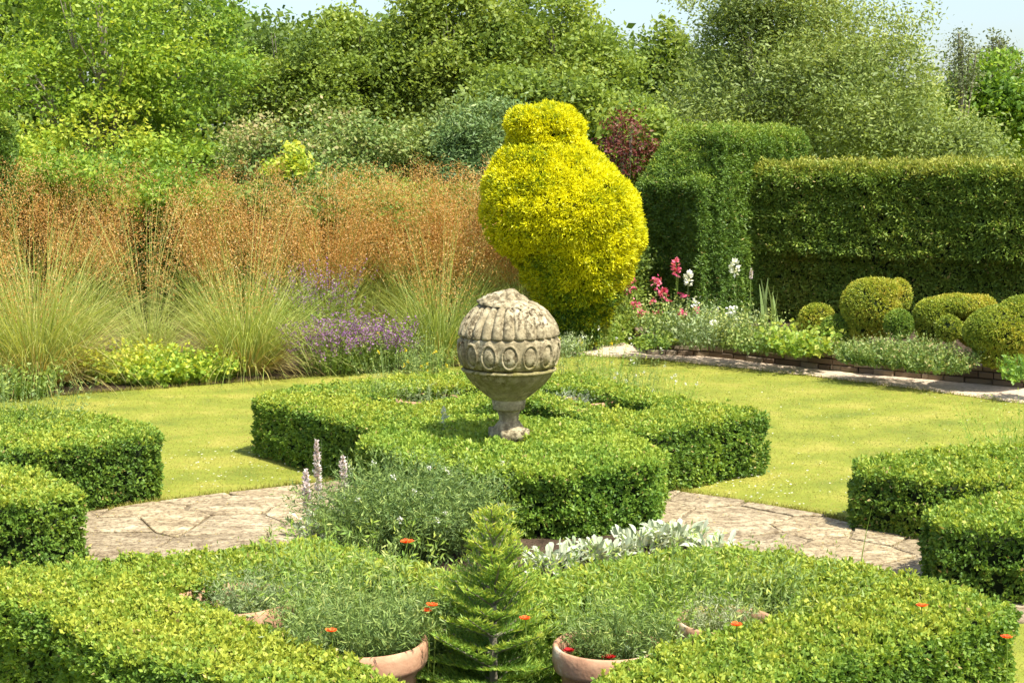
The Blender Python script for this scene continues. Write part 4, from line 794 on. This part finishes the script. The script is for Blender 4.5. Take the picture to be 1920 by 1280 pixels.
# little fir in the middle of the front bed
def fir(c, Ht, label):
    root = empty('fir_sapling', tuple(c), label, 'tree'); g = MB(); tw = MB()
    c = np.array(c); tube(g, [c, c + [0, 0, Ht * .5], c + [0.005, 0, Ht * .98]], [.018, .012, .003], 8)
    axes = []
    lev = np.linspace(.08, .93, 13)
    for i, f in enumerate(lev):
        k = 6 if f < .8 else 5; a0 = rng.uniform(0, 6.28)
        for j in range(k):
            az = a0 + j * 2 * PI / k + rng.normal() * .3; L = (Ht * .47 * (1.0 - f) ** .75 + .03) * rng.uniform(.65, 1.15); el = .12 + .8 * f + rng.normal() * .1
            s = c + [0, 0, Ht * f]; d = np.array([math.cos(az) * math.cos(el), math.sin(az) * math.cos(el), math.sin(el)]); e = s + d * L
            axes.append((s, e, f)); tube(g, [s, e], [.005, .0018], 5)
            for q_ in range(int(L / .04)):
                tq = (q_ + 1) / (int(L / .04) + 1); sl_ = L * .42 * (1 - tq) + .02
                for sg in (-1, 1):
                    side = np.array([-math.sin(az) * sg, math.cos(az) * sg, .12]); dd_ = unit(d * .75 + side * .75)[...]; s2 = s + d * L * tq; axes.append((s2, s2 + dd_ * sl_, f))
    axes.append((c + [0, 0, Ht * .8], c + [0, 0, Ht * 1.03], 1))
    for s, e, f in axes:
        L = np.linalg.norm(e - s); n = int(L / .0021) + 3; t = rng.random(n); dx = unit(e - s); p_ = s + (e - s) * t[:, None]
        r = rng.normal(size=(n, 3)); r -= (r @ dx)[:, None] * dx; r = unit(r); r[:, 2] = np.abs(r[:, 2]) * .6 if f < 1 else r[:, 2]; nd = unit(r + dx * .7)
        ln = .024 * rng.uniform(.8, 1.15, n); tw.add(leafq(p_ + nd * ln[:, None] * .5, nd, runit(n), ln, .0042), np.clip(.35 + .5 * t * (1 if f > .3 else .7) + .15 * (f > .75) + rng.normal(size=n) * .13, 0, 1))
    g.build('trunk', [M['bark']], root); tw.build('needles', [M['fir']], root)
Yf = 5.2; a = D(925, 962, Yf); fir((a[0], Yf, .012), a[2], 'small fir sapling with yellow-green tips in the centre foreground')
# single flowers
def flower(x, y, Y, r, mat, label, h=None, n=7, tilt=.5, name='orange_flower', group='orange and red blooms of the front beds'):
    a = D(x, y, Y); h = h or .25; root = empty(name, (a[0], Y, a[2] - h), label, 'flower', group)
    g = MB(); b_ = np.array([a[0], Y, a[2] - h]); tube(g, [b_, b_ + [.006, 0, h * .5], b_ + [0, 0, h]], [.002, .002, .0018], 5)
    g.build('stem', [M['green']], root); g = MB()
    for lay in range(2):
        for j in range(n):
            az = j * 2 * PI / n + lay * .4; dr = np.array([math.cos(az), math.sin(az), .45 + .3 * lay]); dr = unit(dr); s = np.array([-math.sin(az), math.cos(az), 0]); o_ = np.array([a[0], Y, a[2]])
            R_ = r * (1 - .25 * lay) * rng.uniform(.85, 1.15)
            g.add(np.array([[o_, o_ + dr * R_ * .6 + s * R_ * .42, o_ + dr * R_ * 1.02 + s * R_ * .18 + [0, 0, -.1 * R_], o_ + dr * R_ * .98 - s * R_ * .15]]), rng.uniform(0, 1)); g.add(np.array([[o_, o_ + dr * R_ * .98 - s * R_ * .15, o_ + dr * R_ * .75 - s * R_ * .42, o_ + dr * R_ * .3 - s * R_ * .3]]), rng.uniform(0, 1))
    g.build('petals', [M[mat]], root)
flower(763, 1018, 6.0, .034, 'orange', 'orange-red open flower on a thin stem before the feathery bush', .3)
flower(812, 1136, 5.1, .024, 'orange', 'right bloom of the orange pair beside the fir', .25); flower(801, 1146, 5.1, .022, 'orange', 'left, lower bloom of the orange pair beside the fir', .25)
flower(985, 1161, 5.02, .022, 'orange', 'orange flower half hidden right of the fir', .2)
flower(622, 1184, 4.9, .022, 'orange', 'dull orange flower in front of the silver-grey herb on the left', .2)
flower(1728, 1137, 5.25, .024, 'orange', 'bright orange flower standing over the right part of the front hedge', .2)
flower(1381, 1173, 4.95, .024, 'orange', 'orange flower near the rightmost front pot', .2)
flower(1888, 1196, 4.95, .022, 'orange', 'orange flower at the right tip of the front hedge', .2)
flower(1066, 1221, 5.0, .022, 'crimson', 'small dark red flower at the pot rim right of the fir', .1, name='red_flower'); flower(1141, 1234, 5.0, .026, 'crimson', 'larger dark red flower inside the pot right of the fir', .1, name='red_flower')
flower(945, 705, 9.9, .0, 'orange', 'x') if False else None
# stray stalks poking through the front hedge
for x, y, hh, lab in [(1330, 1010, .30, 'grass stalk leaning over the paving at right'), (1450, 960, .4, 'tall thin grass stalk before the paving'), (1610, 950, .5, 'tallest thin grass stalk rising past the right hedge'), (1490, 1020, .25, 'short pair of blades above the front hedge'), (1085, 960, .45, 'thin pale stalk in front of the centre block')]:
    a = D(x, y, 6.3); b_ = np.array([a[0], 6.3, a[2] - hh]); g = MB()
    ribbons(np.tile(b_, (3, 1)), np.array([0., 2.5, 4.]), np.array([.03, .25, .3]), np.array([hh, hh * .6, hh * .5]), .007, .2, 5, g, .5)
    tag(g.build('grass_stalk', [M['fresh']], org=tuple(b_)), lab, 'grass', 'stray stalks over the front hedge')

# longer tufts left along the lawn edges and in the joints
g = MB()
def edge_tufts(L, n, h):
    L = np.array(L); k = rng.integers(0, len(L) - 1, n); t = rng.random((n, 1)); p_ = L[k] + (L[k + 1] - L[k]) * t + rng.normal(size=(n, 2)) * .018
    ok = (np.abs(p_[:, 0]) < p_[:, 1] * .37 + .3); p_ = p_[ok]; m_ = len(p_)
    ribbons(np.c_[p_, np.zeros(m_)], rng.uniform(0, 6.28, m_), rng.uniform(.05, .7, m_), h * rng.uniform(.4, 1.1, m_), .004, rng.uniform(.2, 1.2, m_), 3, g, np.clip(rng.normal(size=m_) * .2 + .5, 0, 1))
edge_tufts(pv[:15], 5200, .045); edge_tufts(fp[:8], 3800, .04); edge_tufts(bed[:9], 3800, .05)
jt = np.array([G(rng.uniform(100, 1800), rng.uniform(905, 1120)) for _ in range(60)]); jt = jt[poly_in(jt, pv)]
for q_ in jt: edge_tufts([q_, q_ + rng.normal(size=2) * .06], 14, .03)
o = g.build('edge_grass', [M['turf']]); o['kind'] = 'stuff'
# clippings and dead leaves dropped round the hedges
g = MB(); n = 2600; q_ = np.array([G(rng.uniform(80, 1860), rng.uniform(895, 1130)) for _ in range(n)]); q_ = q_[poly_in(q_, pv)]; m_ = len(q_)
g.add(leafq(np.c_[q_, np.full(m_, .027)], runit(m_) * [1, 1, .15], unit(runit(m_) * .3 + [0, 0, 1.]), .014 * rng.uniform(.5, 1.5, m_), .008), rng.uniform(0, .6, m_))
o = g.build('fallen_leaves', [M['straw']]); o['kind'] = 'stuff'
